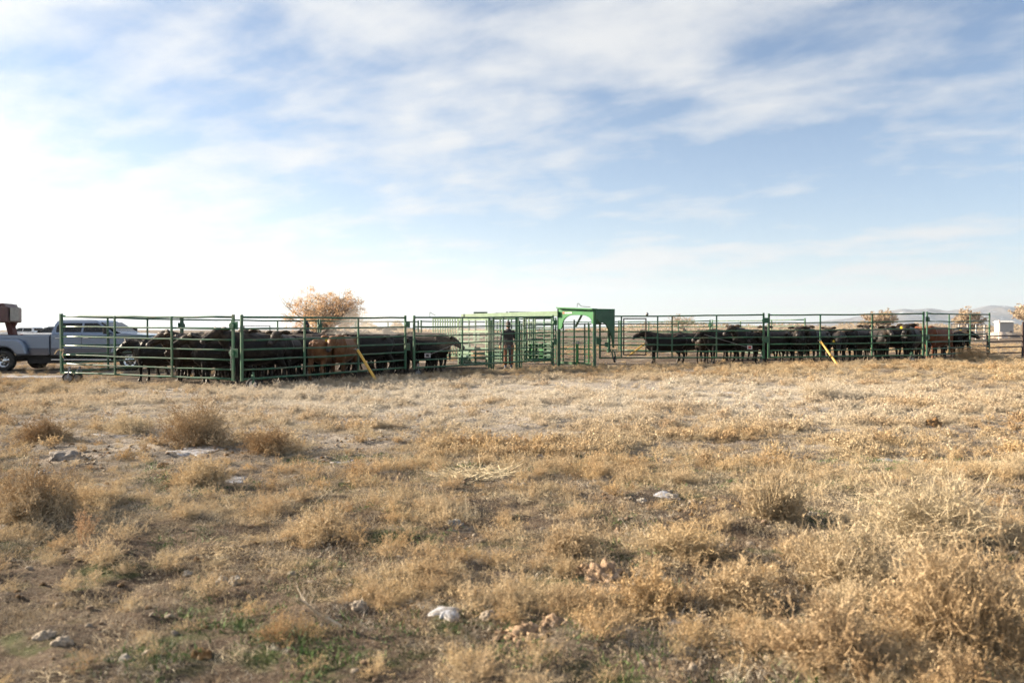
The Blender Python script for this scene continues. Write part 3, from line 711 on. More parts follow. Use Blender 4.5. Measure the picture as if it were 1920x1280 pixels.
# ------------------------------------------------------------------ cattle
def cow_mesh(name, pose):
    mb = MB()
    T = [(-.87, 1.12, .08, .10), (-.82, 1.08, .17, .19), (-.70, 1.00, .25, .28), (-.5, .935, .30, .345), (-.2, .895, .335, .395), (.1, .885, .335, .405), (.35, .905, .305, .40), (.55, .95, .25, .36), (.68, 1.0, .19, .28), (.76, 1.02, .12, .18)]
    mb.loft([((x, 0, z), ry, rz) for x, z, ry, rz in T], 16)
    if pose == 'alert':
        neck = [((.40, 0, 1.05), .20, .33), ((.64, 0, 1.13), .15, .27), ((.80, 0, 1.25), .12, .20), ((.89, 0, 1.34), .105, .145)]; poll = Vector((.91, 0, 1.41)); dirv = Vector((.88, 0, -.47))
    elif pose == 'low':
        neck = [((.42, 0, 1.02), .21, .32), ((.66, 0, .98), .15, .26), ((.85, 0, .95), .12, .20), ((.95, 0, .94), .105, .145)]; poll = Vector((.97, 0, .99)); dirv = Vector((.62, 0, -.78))
    elif pose == 'turn':
        neck = [((.42, 0, 1.05), .21, .33), ((.64, .06, 1.10), .15, .27), ((.76, .17, 1.18), .12, .20), ((.82, .26, 1.25), .105, .145)]; poll = Vector((.82, .27, 1.30)); dirv = Vector((.35, .80, -.48))
    else:
        neck = [((.42, 0, 1.04), .21, .33), ((.66, 0, 1.07), .15, .27), ((.83, 0, 1.13), .12, .20), ((.93, 0, 1.19), .105, .145)]; poll = Vector((.95, 0, 1.25)); dirv = Vector((.80, 0, -.60))
    mb.loft(neck, 14)
    for sg in (-1, 1):                                  # hook bones, pin bones, shoulder blades
        mb.loft([((-.52, .17 * sg, 1.20), .06, .06), ((-.42, .235 * sg, 1.17), .075, .06), ((-.30, .22 * sg, 1.12), .05, .05)], 8)
        mb.loft([((-.86, .08 * sg, 1.14), .05, .05), ((-.72, .14 * sg, 1.16), .06, .06)], 8)
        mb.loft([((.40, .12 * sg, 1.24), .06, .07), ((.47, .22 * sg, 1.02), .075, .11), ((.52, .20 * sg, .82), .06, .08)], 8)
    mb.loft([((-.75, 0, 1.23), .09, .06), ((-.45, 0, 1.255), .13, .05), ((0, 0, 1.255), .12, .05), ((.38, 0, 1.275), .10, .06), ((.55, 0, 1.25), .08, .07)], 10)   # flat topline
    dirv.normalize(); side = dirv.cross(Vector((0, 0, 1))).normalized(); hup = side.cross(dirv)
    head = [(-.07, .075, .07), (0, .12, .115), (.11, .135, .14), (.22, .108, .128), (.35, .082, .102), (.46, .082, .088), (.53, .078, .076), (.57, .05, .05)]
    mb.loft([(poll + dirv * t - hup * (.03 + .02 * (t > .1)), ra, rb) for t, ra, rb in head], 14)
    for sg in (-1, 1):
        e0 = poll + side * (sg * .08) + hup * .01
        mb.loft([(e0, .035, .035), (e0 + side * (sg * .10) + hup * .015 - dirv * .01, .034, .062), (e0 + side * (sg * .20) - hup * .005 - dirv * .03, .034, .075), (e0 + side * (sg * .29) - hup * .03 - dirv * .05, .022, .035)], 8, up=tuple(hup))
        mb.loft([(poll + dirv * .15 + side * (sg * .085) + hup * .03, .03, .03), (poll + dirv * .21 + side * (sg * .085) + hup * .025, .03, .028)], 8)
        off = .05 * sg
        mb.loft([((.46 + off * .4, .13 * sg, .92), .13, .11), ((.47 + off, .16 * sg, .66), .085, .10), ((.48 + off, .155 * sg, .44), .055, .064), ((.485 + off * 1.2, .15 * sg, .40), .052, .058), ((.47 + off * 1.3, .15 * sg, .18), .038, .042), ((.48 + off * 1.4, .15 * sg, .10), .046, .05), ((.50 + off * 1.4, .15 * sg, .05), .055, .065), ((.505 + off * 1.4, .15 * sg, .0), .06, .075)], 10, up=(1, 0, 0))
        ho = -.07 * sg
        mb.loft([((-.58, .12 * sg, 1.0), .17, .22), ((-.52 + ho * .4, .17 * sg, .78), .125, .20), ((-.55 + ho * .8, .18 * sg, .60), .085, .125), ((-.69 + ho, .17 * sg, .45), .055, .075), ((-.70 + ho, .165 * sg, .38), .046, .058), ((-.665 + ho, .16 * sg, .18), .040, .044), ((-.64 + ho, .16 * sg, .10), .047, .05), ((-.62 + ho, .16 * sg, .05), .055, .065), ((-.615 + ho, .16 * sg, 0), .06, .075)], 10, up=(1, 0, 0))
    mb.loft([((-.80, 0, 1.20), .035, .035), ((-.89, 0, 1.10), .03, .03), ((-.91, .01, .85), .026, .026), ((-.90, .015, .60), .028, .028), ((-.90, .02, .48), .048, .048), ((-.90, .02, .34), .03, .03), ((-.90, .02, .30), .016, .016)], 8, up=(1, 0, 0))
    mb.loft([((.30, 0, .57), .10, .09), ((.56, 0, .62), .11, .12), ((.70, 0, .78), .08, .14), ((.80, 0, .95), .05, .10)], 10)
    me = remeshed(mb, .024, 4, name)
    # faces at the muzzle, hooves
    n = len(me.polygons); cc = np.empty(n * 3); me.polygons.foreach_get('center', cc); cc = cc.reshape(-1, 3)
    mi = np.zeros(n, np.int32)
    mz = poll + dirv * .54 - hup * .05
    mi[np.linalg.norm(cc - np.array(mz), axis=1) < .085] = 1
    mi[cc[:, 2] < .06] = 2
    for k in range(3): me.materials.append(None)
    me.polygons.foreach_set('material_index', mi)
    return me, poll, side, hup, dirv
def hide_mat(name, col, tint, sheen=.35):
    m, nt, out = new_mat(name)
    p = nt.nodes.new('ShaderNodeBsdfPrincipled')
    n = tex_noise(nt, 2.6, 6, .65); n2 = tex_noise(nt, 45, 4, .6)
    c = mix_rgb(nt, ramp(nt, n, .38, .70), col, tint); c = mix_rgb(nt, ramp(nt, n2, .4, .7, 0, .5), c, tuple(k * .5 for k in col))
    sp = nt.nodes.new('ShaderNodeSeparateXYZ'); t = nt.nodes.new('ShaderNodeTexCoord'); nt.links.new(t.outputs['Object'], sp.inputs[0])
    mud = ramp(nt, sp.outputs[2], .12, .5, .55, 0)
    mm = nt.nodes.new('ShaderNodeMath'); mm.operation = 'MULTIPLY'; nt.links.new(mud, mm.inputs[0]); nt.links.new(ramp(nt, tex_noise(nt, 7, 5, .7), .42, .6), mm.inputs[1])
    c = mix_rgb(nt, ramp(nt, tex_noise(nt, 3.4, 6, .7, 'World'), .54, .74, 0, .35), c, tuple(k * .6 + d for k, d in zip(tint, (.05, .036, .024))))   # dust on the coat
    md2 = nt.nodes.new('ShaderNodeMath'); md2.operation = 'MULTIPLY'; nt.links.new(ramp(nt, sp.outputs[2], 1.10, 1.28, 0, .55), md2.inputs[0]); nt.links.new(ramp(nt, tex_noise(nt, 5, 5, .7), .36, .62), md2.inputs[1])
    c = mix_rgb(nt, md2.outputs[0], c, tuple(k * .5 + d for k, d in zip(tint, (.075, .052, .034))))   # pale dusty tone along the topline paints in the sunlit rim
    c = mix_rgb(nt, mm.outputs[0], c, (.13, .095, .062))                              # dried mud on the legs
    nt.links.new(c, p.inputs['Base Color']); p.inputs['Roughness'].default_value = .5; p.inputs['Specular IOR Level'].default_value = .2
    p.inputs['Sheen Weight'].default_value = sheen * .22; p.inputs['Sheen Roughness'].default_value = .4; p.inputs['Sheen Tint'].default_value = (1, .86, .70, 1)
    nt.links.new(bump(nt, n2, .5, .012), p.inputs['Normal'])
    nt.links.new(p.outputs[0], out.inputs[0]); return m
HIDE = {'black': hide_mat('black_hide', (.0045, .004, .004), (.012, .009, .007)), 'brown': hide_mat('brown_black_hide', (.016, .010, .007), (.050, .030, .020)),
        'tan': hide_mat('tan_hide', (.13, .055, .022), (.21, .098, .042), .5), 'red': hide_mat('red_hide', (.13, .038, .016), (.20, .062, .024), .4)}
MUZ = pmat('muzzle_skin', (.05, .042, .04), .55, spec=.4); HOOF = pmat('hoof_horn', (.06, .05, .04), .6)
EAR_TAG = pmat('yellow_ear_tag', (.72, .50, .03), .45, var=.08)
POSES = {k: cow_mesh('cow_' + k, k) for k in ('alert', 'level', 'low', 'turn')}
tm = MB()
tm.prism([(-.022, 0), (.022, 0), (.042, -.03), (.045, -.10), (-.045, -.10), (-.042, -.03)], -.004, .004, lambda a, b, t: Vector((a, t, b)))
tag_mesh = tm.build('ear_tag', EAR_TAG); TAGM = tag_mesh.data; bpy.data.objects.remove(tag_mesh)
def cow(px, d, head_deg, pose, colour, etag, label, group, scale=1.0):
    me, poll, side, hup, dirv = POSES[pose]
    p = at(px, d); z = float(ground_base(np.array([p.x]), np.array([p.y]))[0])
    z = gz(p.x, p.y)
    o = bpy.data.objects.new('cow', me); COL.objects.link(o)
    o.location = (p.x, p.y, z - .015); o.rotation_euler = (0, 0, R(head_deg)); o.scale = (scale * random.uniform(.97, 1.04), scale * random.uniform(.95, 1.08), scale)
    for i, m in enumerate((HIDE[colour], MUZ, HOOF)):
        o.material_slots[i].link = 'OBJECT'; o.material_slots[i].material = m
    tag(o, label, 'cow', group)
    if etag:
        e = bpy.data.objects.new('ear_tag', TAGM); COL.objects.link(e); e.parent = o
        sg = 1 if etag > 0 else -1
        e.location = poll + side * (sg * .19) - hup * .03 + dirv * .025
        e.rotation_euler = (0, 0, math.atan2(dirv.y, dirv.x) + R(90))
        e['label'] = 'yellow ear tag'
    return o
ORD = ['first', 'second', 'third', 'fourth', 'fifth', 'sixth', 'seventh', 'eighth', 'ninth', 'tenth', 'eleventh', 'twelfth', 'thirteenth', 'fourteenth', 'fifteenth', 'sixteenth', 'seventeenth', 'eighteenth']
def facing(h):
    h = h % 360
    return 'facing right' if h < 50 or h > 310 else 'seen from behind' if h < 130 else 'facing left' if h < 232 else 'facing the camera'
GA, GB = 'cattle in the pen beside the pickup', 'cattle in the mountain-side pen'
ROWS = {
 ('front', GA): [(300, 24.3, 182, 'level', 'black', 0), (362, 23.7, 232, 'alert', 'brown', 0), (418, 22.9, 205, 'alert', 'black', 0), (476, 23.2, 226, 'alert', 'black', 1), (512, 24.0, 238, 'alert', 'black', 0),
                 (545, 24.5, 262, 'alert', 'black', 1), (572, 25.0, 232, 'level', 'black', 0), (606, 25.0, 84, 'level', 'tan', 0), (643, 25.6, 264, 'level', 'tan', 1), (690, 26.8, 224, 'level', 'black', 1), (735, 27.9, 204, 'alert', 'black', 0), (796, 28.6, 358, 'level', 'black', 0)],
 ('middle', GA): [(335, 26.2, 5, 'low', 'black', 0), (388, 25.5, 188, 'alert', 'black', 0), (447, 25.3, 160, 'turn', 'brown', 0), (497, 25.9, 236, 'alert', 'brown', 1), (536, 26.7, 214, 'alert', 'black', 0), (588, 27.6, 12, 'level', 'brown', 0),
                  (622, 28.4, 208, 'alert', 'black', 0), (560, 26.6, 20, 'level', 'black', 0), (470, 24.9, 8, 'low', 'black', 0), (668, 28.6, 215, 'alert', 'brown', 1), (716, 29.5, 228, 'alert', 'black', 0), (768, 30.2, 190, 'level', 'black', 0)],
 ('back', GA): [(352, 28.2, 5, 'level', 'black', 0), (404, 28.1, 195, 'level', 'black', 0), (455, 28.4, 262, 'alert', 'brown', 0), (512, 29.6, 178, 'low', 'black', 0), (607, 31.0, 200, 'level', 'black', 0), (650, 31.4, 12, 'level', 'black', 0),
                (693, 32.0, 190, 'alert', 'black', 0), (738, 33.0, 262, 'alert', 'black', 0), (795, 32.4, 180, 'level', 'black', 0)],
 ('front', GB): [(1247, 34.2, 182, 'alert', 'black', 0), (1318, 34.0, 70, 'level', 'brown', 0), (1357, 33.4, 200, 'level', 'black', 0), (1404, 33.2, 214, 'alert', 'black', 0), (1452, 33.3, 206, 'level', 'black', 0), (1496, 33.7, 250, 'alert', 'black', 0), (1532, 33.9, 222, 'alert', 'black', 0), (1574, 33.6, 246, 'low', 'black', 1),
                 (1612, 34.2, 212, 'level', 'black', 0), (1646, 33.7, 268, 'alert', 'black', 0), (1682, 34.4, 355, 'low', 'black', 0), (1709, 33.9, 232, 'alert', 'black', 1), (1757, 35.0, 212, 'level', 'red', 0), (1789, 35.9, 262, 'turn', 'black', 0), (1803, 37.4, 250, 'level', 'black', 1)],
 ('back', GB): [(1292, 36.4, 182, 'level', 'black', 0), (1340, 37.0, 200, 'level', 'brown', 0), (1382, 36.3, 180, 'low', 'black', 0), (1436, 36.0, 190, 'turn', 'black', 0), (1482, 36.6, 5, 'low', 'black', 0), (1588, 36.5, 184, 'alert', 'black', 1), (1534, 36.8, 2, 'level', 'black', 0), (1609, 36.9, 266, 'alert', 'black', 0),
                (1640, 36.3, 335, 'alert', 'black', 1), (1700, 37.0, 180, 'level', 'black', 0), (1768, 38.2, 222, 'alert', 'black', 0), (1668, 36.2, 190, 'level', 'black', 0), (1735, 37.2, 10, 'level', 'black', 0)],
 ('rear', GB): [(1400, 38.6, 182, 'level', 'black', 0), (1460, 38.4, 10, 'level', 'black', 0), (1515, 38.8, 186, 'level', 'black', 0), (1565, 39.0, 6, 'level', 'brown', 0), (1720, 39.2, 180, 'level', 'black', 0), (1345, 39.0, 10, 'level', 'black', 0), (1628, 38.8, 200, 'level', 'black', 0), (1680, 38.9, 15, 'alert', 'black', 0), (1436, 39.5, 250, 'alert', 'black', 0), (1545, 40.0, 262, 'alert', 'black', 0)],
 ('rear', GA): [(375, 26.9, 200, 'alert', 'black', 0), (425, 26.6, 172, 'level', 'black', 0), (480, 27.3, 186, 'alert', 'black', 0), (528, 28.3, 8, 'level', 'black', 0), (565, 28.9, 188, 'level', 'black', 0), (632, 29.9, 192, 'level', 'brown', 0), (682, 30.4, 182, 'level', 'black', 0), (730, 31.2, 6, 'level', 'black', 0), (772, 28.9, 188, 'level', 'black', 0)]}
for (row, grp), lst in ROWS.items():
    ref = 'from the pickup' if grp == GA else 'from the green arch'
    for k, (px, d, h, pose, colr, et) in enumerate(sorted(lst, key=lambda q: q[0])):
        cname = {'black': 'black', 'brown': 'brownish black', 'tan': 'tan', 'red': 'red-brown'}[colr]
        extra = ' with yellow ear tag' if et else ''
        lab = f'{cname} cow {facing(h)}, {ORD[k]} {ref}, {row} row' + (', yellow ear tag' if et else '')
        cow(px, d, h, pose, colr, et, lab, grp, random.uniform(.92, 1.10) * (1.05 if grp == GA else 1.0))

# ------------------------------------------------------------------ people
def person(loc, rz, label, chaps=True, jacket_col=(.028, .024, .027), seed=0):
    root = empty('person', loc, rz); tag(root, label, 'person')
    # faces +X; a standing figure 1.78 m tall
    b = MB()
    b.loft([((0, 0, .88), .16, .12), ((0, 0, 1.0), .165, .125), ((.01, 0, 1.15), .16, .115), ((.01, 0, 1.32), .185, .125), ((0, 0, 1.43), .17, .105), ((0, 0, 1.48), .09, .08), ((.0, 0, 1.54), .058, .062), ((.015, 0, 1.60), .058, .065)], 14, up=(1, 0, 0))
    b.loft([((.015, 0, 1.55), .05, .06), ((.03, 0, 1.59), .066, .085), ((.03, 0, 1.66), .076, .096), ((.025, 0, 1.73), .072, .09), ((.02, 0, 1.77), .045, .055)], 14, up=(1, 0, 0))
    b.loft([((.115, 0, 1.67), .012, .012), ((.135, 0, 1.64), .018, .018), ((.125, 0, 1.625), .015, .012)], 8)
    hands = []
    for sg in (-1, 1):
        b.loft([((0, .16 * sg, 1.43), .06, .065), ((-.01, .225 * sg, 1.36), .055, .06), ((-.02, .27 * sg, 1.15), .043, .046), ((.03, .295 * sg, .98), .036, .038), ((.06, .30 * sg, .90), .028, .032)], 10, up=(1, 0, 0))
        w = Vector((.06, .30 * sg, .88)); hands.append((w, sg))
        b.loft([((0, .09 * sg, .92), .10, .105), ((.01, .10 * sg, .75), .085, .09), ((.015, .105 * sg, .52), .060, .066), ((0, .105 * sg, .40), .058, .066), ((-.02, .11 * sg, .25), .046, .052), ((-.02, .11 * sg, .10), .040, .048), ((-.01, .11 * sg, .05), .045, .06)], 12, up=(1, 0, 0))
        b.loft([((-.07, .11 * sg, .045), .04, .045), ((0, .11 * sg, .05), .048, .05), ((.10, .118 * sg, .035), .05, .035), ((.18, .122 * sg, .025), .036, .022)], 10)
        for ea in (1,): b.loft([((.02, .075 * sg, 1.67), .02, .03), ((.015, .09 * sg, 1.67), .014, .026)], 8)
    skin = pmat('skin_%d' % seed, (.38, .20, .135), .55, var=.1); denim = pmat('denim_%d' % seed, (.10, .125, .18), .85, var=.25, vscale=20, bumps=.3)
    boot = pmat('boot_%d' % seed, (.045, .028, .02), .6)
    me = remeshed(b, .016, 3, 'person_body')
    n = len(me.polygons); cc = np.empty(n * 3); me.polygons.foreach_get('center', cc); cc = cc.reshape(-1, 3)
    mi = np.zeros(n, np.int32); mi[(cc[:, 2] < .98) & (np.abs(cc[:, 1]) < .24)] = 1; mi[(cc[:, 2] < .10)] = 2
    for mt in (skin, denim, boot): me.materials.append(mt)
    me.polygons.foreach_set('material_index', mi)
    body = bpy.data.objects.new('body', me); COL.objects.link(body); body.parent = root
    # jacket with sleeves and collar
    j = MB()
    j.loft([((-.0, 0, .92), .185, .145), ((0, 0, 1.0), .19, .15), ((.01, 0, 1.16), .188, .14), ((.01, 0, 1.33), .21, .148), ((0, 0, 1.44), .185, .12), ((0, 0, 1.50), .10, .095), ((0, 0, 1.54), .085, .09)], 16, up=(1, 0, 0))
    for sg in (-1, 1):
        j.loft([((0, .15 * sg, 1.43), .075, .08), ((-.01, .235 * sg, 1.37), .072, .076), ((-.02, .285 * sg, 1.15), .060, .062), ((.03, .305 * sg, .99), .05, .053), ((.05, .308 * sg, .93), .047, .05)], 12, up=(1, 0, 0))
    jm = remeshed(j, .018, 3, 'jacket'); jm.materials.append(pmat('jacket_%d' % seed, jacket_col, .8, var=.3, vscale=9, bumps=.4, sheen=.2))
    jo = bpy.data.objects.new('jacket', jm); COL.objects.link(jo); jo.parent = root
    g = pmat('glove_leather_%d' % seed, (.42, .24, .09), .7)
    for w, sg in hands:
        hb = MB()
        hb.loft([(w + Vector((0, 0, .02)), .030, .036), (w + Vector((.005, 0, -.04)), .026, .044), (w + Vector((.01, 0, -.09)), .022, .044)], 10, up=(1, 0, 0))
        for q, ln in ((-.033, .07), (-.011, .082), (.011, .078), (.033, .06)):
            s0 = w + Vector((.01 + q, 0, -.085))
            hb.loft([(s0, .0105, .0105), (s0 + Vector((.008, -.006 * sg, -ln * .5)), .0105, .0105), (s0 + Vector((.012, -.022 * sg, -ln)), .009, .009)], 7, up=(1, 0, 0))
        s0 = w + Vector((.035, -.004 * sg, -.03))
        hb.loft([(s0, .013, .013), (s0 + Vector((.028, -.008 * sg, -.03)), .012, .012), (s0 + Vector((.036, -.014 * sg, -.062)), .010, .010)], 7, up=(1, 0, 0))
        hb.build('glove', g, root, smooth=True)
    if chaps:
        ch = MB()
        for sg in (-1, 1):
            # leather leggings: closed at front and outside, open behind so the jeans show
            ring = []
            for z, r, xo in ((.93, .118, 0), (.75, .108, .01), (.52, .088, .012), (.36, .088, 0), (.20, .092, -.015)):
                ring.append([Vector((xo + r * 1.05 * math.cos(t), (.103 + 0) * sg + r * math.sin(t) * sg, z)) for t in np.linspace(R(-60), R(195), 12)])
            vs = [p for rr in ring for p in rr]; fs = []
            for i in range(4):
                for k in range(11): fs.append((i * 12 + k, i * 12 + k + 1, (i + 1) * 12 + k + 1, (i + 1) * 12 + k))
            ch._add(vs, fs)
        o = ch.build('chaps', pmat('chaps_leather', (.20, .075, .035), .6, var=.3, vscale=8), root, smooth=True)
        sm = o.modifiers.new('t', 'SOLIDIFY'); sm.thickness = .008
    hat = MB()
    hat.loft([((.02, 0, 1.685), .084, .103), ((.02, 0, 1.73), .086, .104), ((.015, 0, 1.79), .07, .085), ((.01, 0, 1.82), .03, .04)], 14, up=(1, 0, 0))
    hat.loft([((.09, 0, 1.70), .07, .012), ((.16, 0, 1.695), .065, .01), ((.20, 0, 1.685), .045, .007)], 10)
    hat.build('cap', pmat('cap_%d' % seed, (.075, .065, .06) if chaps else (.02, .02, .025), .8), root, smooth=True)
    hr = MB(); hr.loft([((-.0, 0, 1.58), .07, .085), ((-.015, 0, 1.64), .082, .095), ((-.0, 0, 1.70), .082, .100)], 14, up=(1, 0, 0)); hr.build('hair', pmat('hair_%d' % seed, (.05, .032, .02), .7), root, smooth=True)
    return root
p = at(953, 30.7); person((p.x, p.y, gz(p.x, p.y)), R(104), 'person in dark jacket, brown chaps and jeans standing behind the middle panel').scale = (1.04,) * 3
p = at(575, 30.6); person((p.x, p.y, gz(p.x, p.y)), R(215), 'person in dark cap and jacket standing among the cattle below the tree', chaps=False, seed=2, jacket_col=(.03, .035, .045)).scale = (1.05,) * 3

# ------------------------------------------------------------------ pickup truck
def car_paint(name, col, metal=.55, rough=.32):
    m, nt, out = new_mat(name); p = nt.nodes.new('ShaderNodeBsdfPrincipled')
    c = mix_rgb(nt, ramp(nt, tex_noise(nt, 1.6, 5), .4, .75, 0, .25), col, tuple(k * .75 + .03 for k in col))
    sp = nt.nodes.new('ShaderNodeSeparateXYZ'); t = nt.nodes.new('ShaderNodeTexCoord'); nt.links.new(t.outputs['Object'], sp.inputs[0])
    c = mix_rgb(nt, ramp(nt, sp.outputs[2], .55, .95, .35, 0), c, (.20, .17, .14))   # road dust on the sills
    nt.links.new(c, p.inputs['Base Color']); p.inputs['Metallic'].default_value = metal; p.inputs['Roughness'].default_value = rough
    p.inputs['Coat Weight'].default_value = .6; p.inputs['Coat Roughness'].default_value = .08
    nt.links.new(p.outputs[0], out.inputs[0]); MATS[name] = m; return m
PAINT = car_paint('silver_blue_paint', (.19, .235, .31), .6); PAINT2 = car_paint('grey_lower_paint', (.08, .09, .12))
GLASS = pmat('tinted_glass', (.008, .010, .013), .08, var=.1, spec=.35); PLASTIC = pmat('black_plastic', (.02, .02, .02), .6)
CHROME = pmat('chrome', (.7, .7, .7), .16, 1.0, .05); LAMP_R = pmat('tail_lamp_red', (.35, .02, .02), .3); LAMP_W = pmat('head_lamp_glass', (.6, .62, .65), .15)
def pickup():
    root = empty('pickup_truck', (0, 0, 0))
    wb = 4.75
    def arc(cx, r, a0, a1, n=10):
        return [(cx + r * math.cos(R(a)), .41 + r * math.sin(R(a))) for a in np.linspace(a0, a1, n)]
    y1 = 1.0
    bed = [(-1.28, .66), (-1.28, 1.36), (-1.2, 1.385), (1.66, 1.385), (1.66, .62)] + arc(0, .54, 22, 158)[0:] + [(-.62, .66)]
    m = MB(); m.prism(bed, -y1, y1, lambda a, b, t: Vector((a, t, b))); m.build('bed', PAINT, root, bevel=.035)
    m = MB(); m.box((.2, 0, 1.345), (2.7, 1.72, .1)); m.build('bed_liner', PLASTIC, root)
    cabp = [(1.70, .60), (1.70, 1.40), (4.16, 1.43), (4.5, 1.47), (5.35, 1.40), (5.62, 1.30), (5.70, 1.0), (5.70, .66), (5.35, .60)] + arc(wb, .53, 20, 160) + [(4.1, .60)]
    m = MB(); m.prism(cabp, -y1, y1, lambda a, b, t: Vector((a, t, b))); m.build('cab_body', PAINT, root, bevel=.04)
    # two-tone lower band
    for x0, x1 in ((.56, 1.66), (1.71, 4.16)):
        for sg in (-1, 1):
            m = MB(); m.box(((x0 + x1) / 2, sg * (y1 + .002), .755), (x1 - x0 - .04, .018, .28)); m.build('lower_panel', PAINT2, root, bevel=.006)
    # greenhouse
    base = [(1.72, 1.40), (4.22, 1.42)]
    secs = [(1.38, 1.71, 4.25, .985), (1.50, 1.73, 4.06, .965), (1.88, 1.82, 3.50, .83), (1.955, 1.90, 3.34, .76), (1.985, 2.1, 3.1, .62)]
    vs = []; fs = []
    for z, xa, xb, w in secs: vs += [Vector((xa, -w, z)), Vector((xb, -w, z)), Vector((xb, w, z)), Vector((xa, w, z))]
    for i in range(len(secs) - 1):
        for k in range(4): fs.append((i * 4 + k, i * 4 + (k + 1) % 4, (i + 1) * 4 + (k + 1) % 4, (i + 1) * 4 + k))
    fs += [(3, 2, 1, 0), tuple(len(vs) - 4 + k for k in range(4))]
    m = MB(); m._add(vs, fs); roof = m.build('cab_roof', PAINT, root, bevel=.035)
    # side windows lie on the tilted cab side
    def sidept(x, z, sg, off): 
        t = (z - 1.50) / .38; w = .965 + (.83 - .965) * t
        return Vector((x, sg * (w + off), z + off * .3))
    for sg in (-1, 1):
        for poly in ([(1.92, 1.50), (2.86, 1.50), (2.86, 1.845), (2.0, 1.845), (1.90, 1.70)], [(2.95, 1.50), (3.90, 1.50), (3.86, 1.58), (3.45, 1.845), (2.95, 1.845)]):
            m = MB(); m.prism(poly, .004, .014, lambda a, b, t: sidept(a, b, sg, t)); m.build('window', GLASS, root)
        for x in (1.71, 2.90, 3.98):
            m = MB(); m.box((x, sg * (y1 + .001), 1.03), (.012, .012, .78)); m.build('door_seam', PLASTIC, root)
        for x in (2.02, 3.08):
            m = MB(); m.box((x, sg * (y1 + .02), 1.27), (.20, .035, .035)); m.build('door_handle', CHROME, root, bevel=.01)
        m = MB(); m.box((3.92, sg * (y1 + .17), 1.56), (.14, .20, .26)); m.beam((3.94, sg * .95, 1.46), (3.94, sg * (y1 + .1), 1.48), .05, .05); m.build('wing_mirror', PLASTIC, root, bevel=.03)
        m = MB(); m.box((2.9, sg * (y1 - .04), .44), (2.3, .16, .06)); m.build('running_board', CHROME, root, bevel=.02)
        # wide rear fender of the dual wheels
        pf = [(-.86, .70), (-.80, .98), (-.62, 1.16), (-.3, 1.25), (.45, 1.25), (.68, 1.17), (.84, .98), (.92, .62)] + arc(0, .52, 22, 158)
        m = MB(); m.prism(pf, y1 - .02, y1 + .21, lambda a, b, t: Vector((a, sg * t, b))); m.build('rear_fender', PAINT, root, bevel=.07)
        pf = [(wb - .72, .72), (wb - .64, .95), (wb - .42, 1.08), (wb + .42, 1.08), (wb + .64, .95), (wb + .72, .72)] + arc(wb, .51, 25, 155)
        m = MB(); m.prism(pf, y1 - .02, y1 + .05, lambda a, b, t: Vector((a, sg * t, b))); m.build('front_fender', PAINT, root, bevel=.03)
        m = MB(); m.box((-1.27, sg * .90, 1.12), (.06, .16, .42)); m.build('tail_lamp', LAMP_R, root, bevel=.01)
        m = MB(); m.box((5.66, sg * .80, 1.12), (.10, .30, .26)); m.build('headlight', LAMP_W, root, bevel=.02)
        for x, r, w, yy in ((0, .41, .26, y1 + .06), (wb, .41, .26, y1 - .08)):
            wh = empty('wheel', (x, sg * yy, .41)); wh.parent = root
            m = MB(); m.lathe([(.24, -w * .45), (.33, -w * .5), (.39, -w * .42), (.41, -w * .2), (.41, w * .2), (.39, w * .42), (.33, w * .5), (.24, w * .45)], 32, (0, 0, 0), (0, sg, 0)); m.build('tyre', RUBBER, wh, smooth=True)
            m = MB()
            if x == 0: prof = [(.001, .07), (.07, .07), (.085, .02), (.13, -.01), (.19, -.03), (.225, .10), (.245, .115), (.25, .0), (.2, -.08), (.001, -.08)]
            else: prof = [(.001, .15), (.08, .15), (.10, .10), (.16, .09), (.20, .07), (.225, .11), (.245, .115), (.25, .0), (.2, -.08), (.001, -.08)]
            m.lathe(prof, 28, (0, 0, 0), (0, sg, 0), closed=False); rim = m.build('rim', CHROME, wh, smooth=True)
            m = MB()
            for k in range(8):
                t = k * math.pi / 4; c = Vector((.155 * math.cos(t), sg * .02 if x == 0 else sg * .095, .155 * math.sin(t)))
                m.cyl(c - Vector((0, sg * .03, 0)), c + Vector((0, sg * .012, 0)), .03, 8)
            m.build('rim_hole', PLASTIC, rim)
    m = MB(); m.prism([(4.30, 1.435), (4.09, 1.52), (3.54, 1.875), (3.58, 1.89), (4.15, 1.535), (4.36, 1.45)], -.80, .80, lambda a, b, t: Vector((a, t, b))); m.build('windscreen', GLASS, root)
    m = MB(); m.box((1.765, 0, 1.68), (.03, 1.4, .28)); m.build('rear_window', GLASS, root)
    m = MB(); m.box((5.76, 0, .72), (.16, 1.98, .24)); m.build('front_bumper', CHROME, root, bevel=.04)
    m = MB(); m.box((-1.36, 0, .66), (.16, 1.9, .2)); m.build('rear_bumper', CHROME, root, bevel=.03)
    m = MB(); m.box((5.70, 0, 1.12), (.05, 1.2, .34)); m.build('grille', CHROME, root, bevel=.02)
    m = MB(); m.box((2.1, 0, .5), (6.2, .9, .16)); m.box((1.3, .1, .44), (1.5, 1.3, .30)); m.box((3.0, 0, .42), (1.6, 1.2, .2)); m.beam((0, -.9, .41), (0, .9, .41), .12, .12); m.beam((wb, -.9, .41), (wb, .9, .41), .12, .12); m.build('chassis', PLASTIC, root)
    return root
truck = pickup(); tag(truck, 'silver blue crew-cab pickup with dual rear wheels beside the pen', 'pickup truck')
p = at(23, 30.9); truck.location = (p.x, p.y + .6, gz(p.x, p.y) - .02)
white_p = car_paint('white_paint', (.80, .80, .78), 0, .35); dark_p = car_paint('dark_grey_paint', (.06, .07, .085), .3, .3)
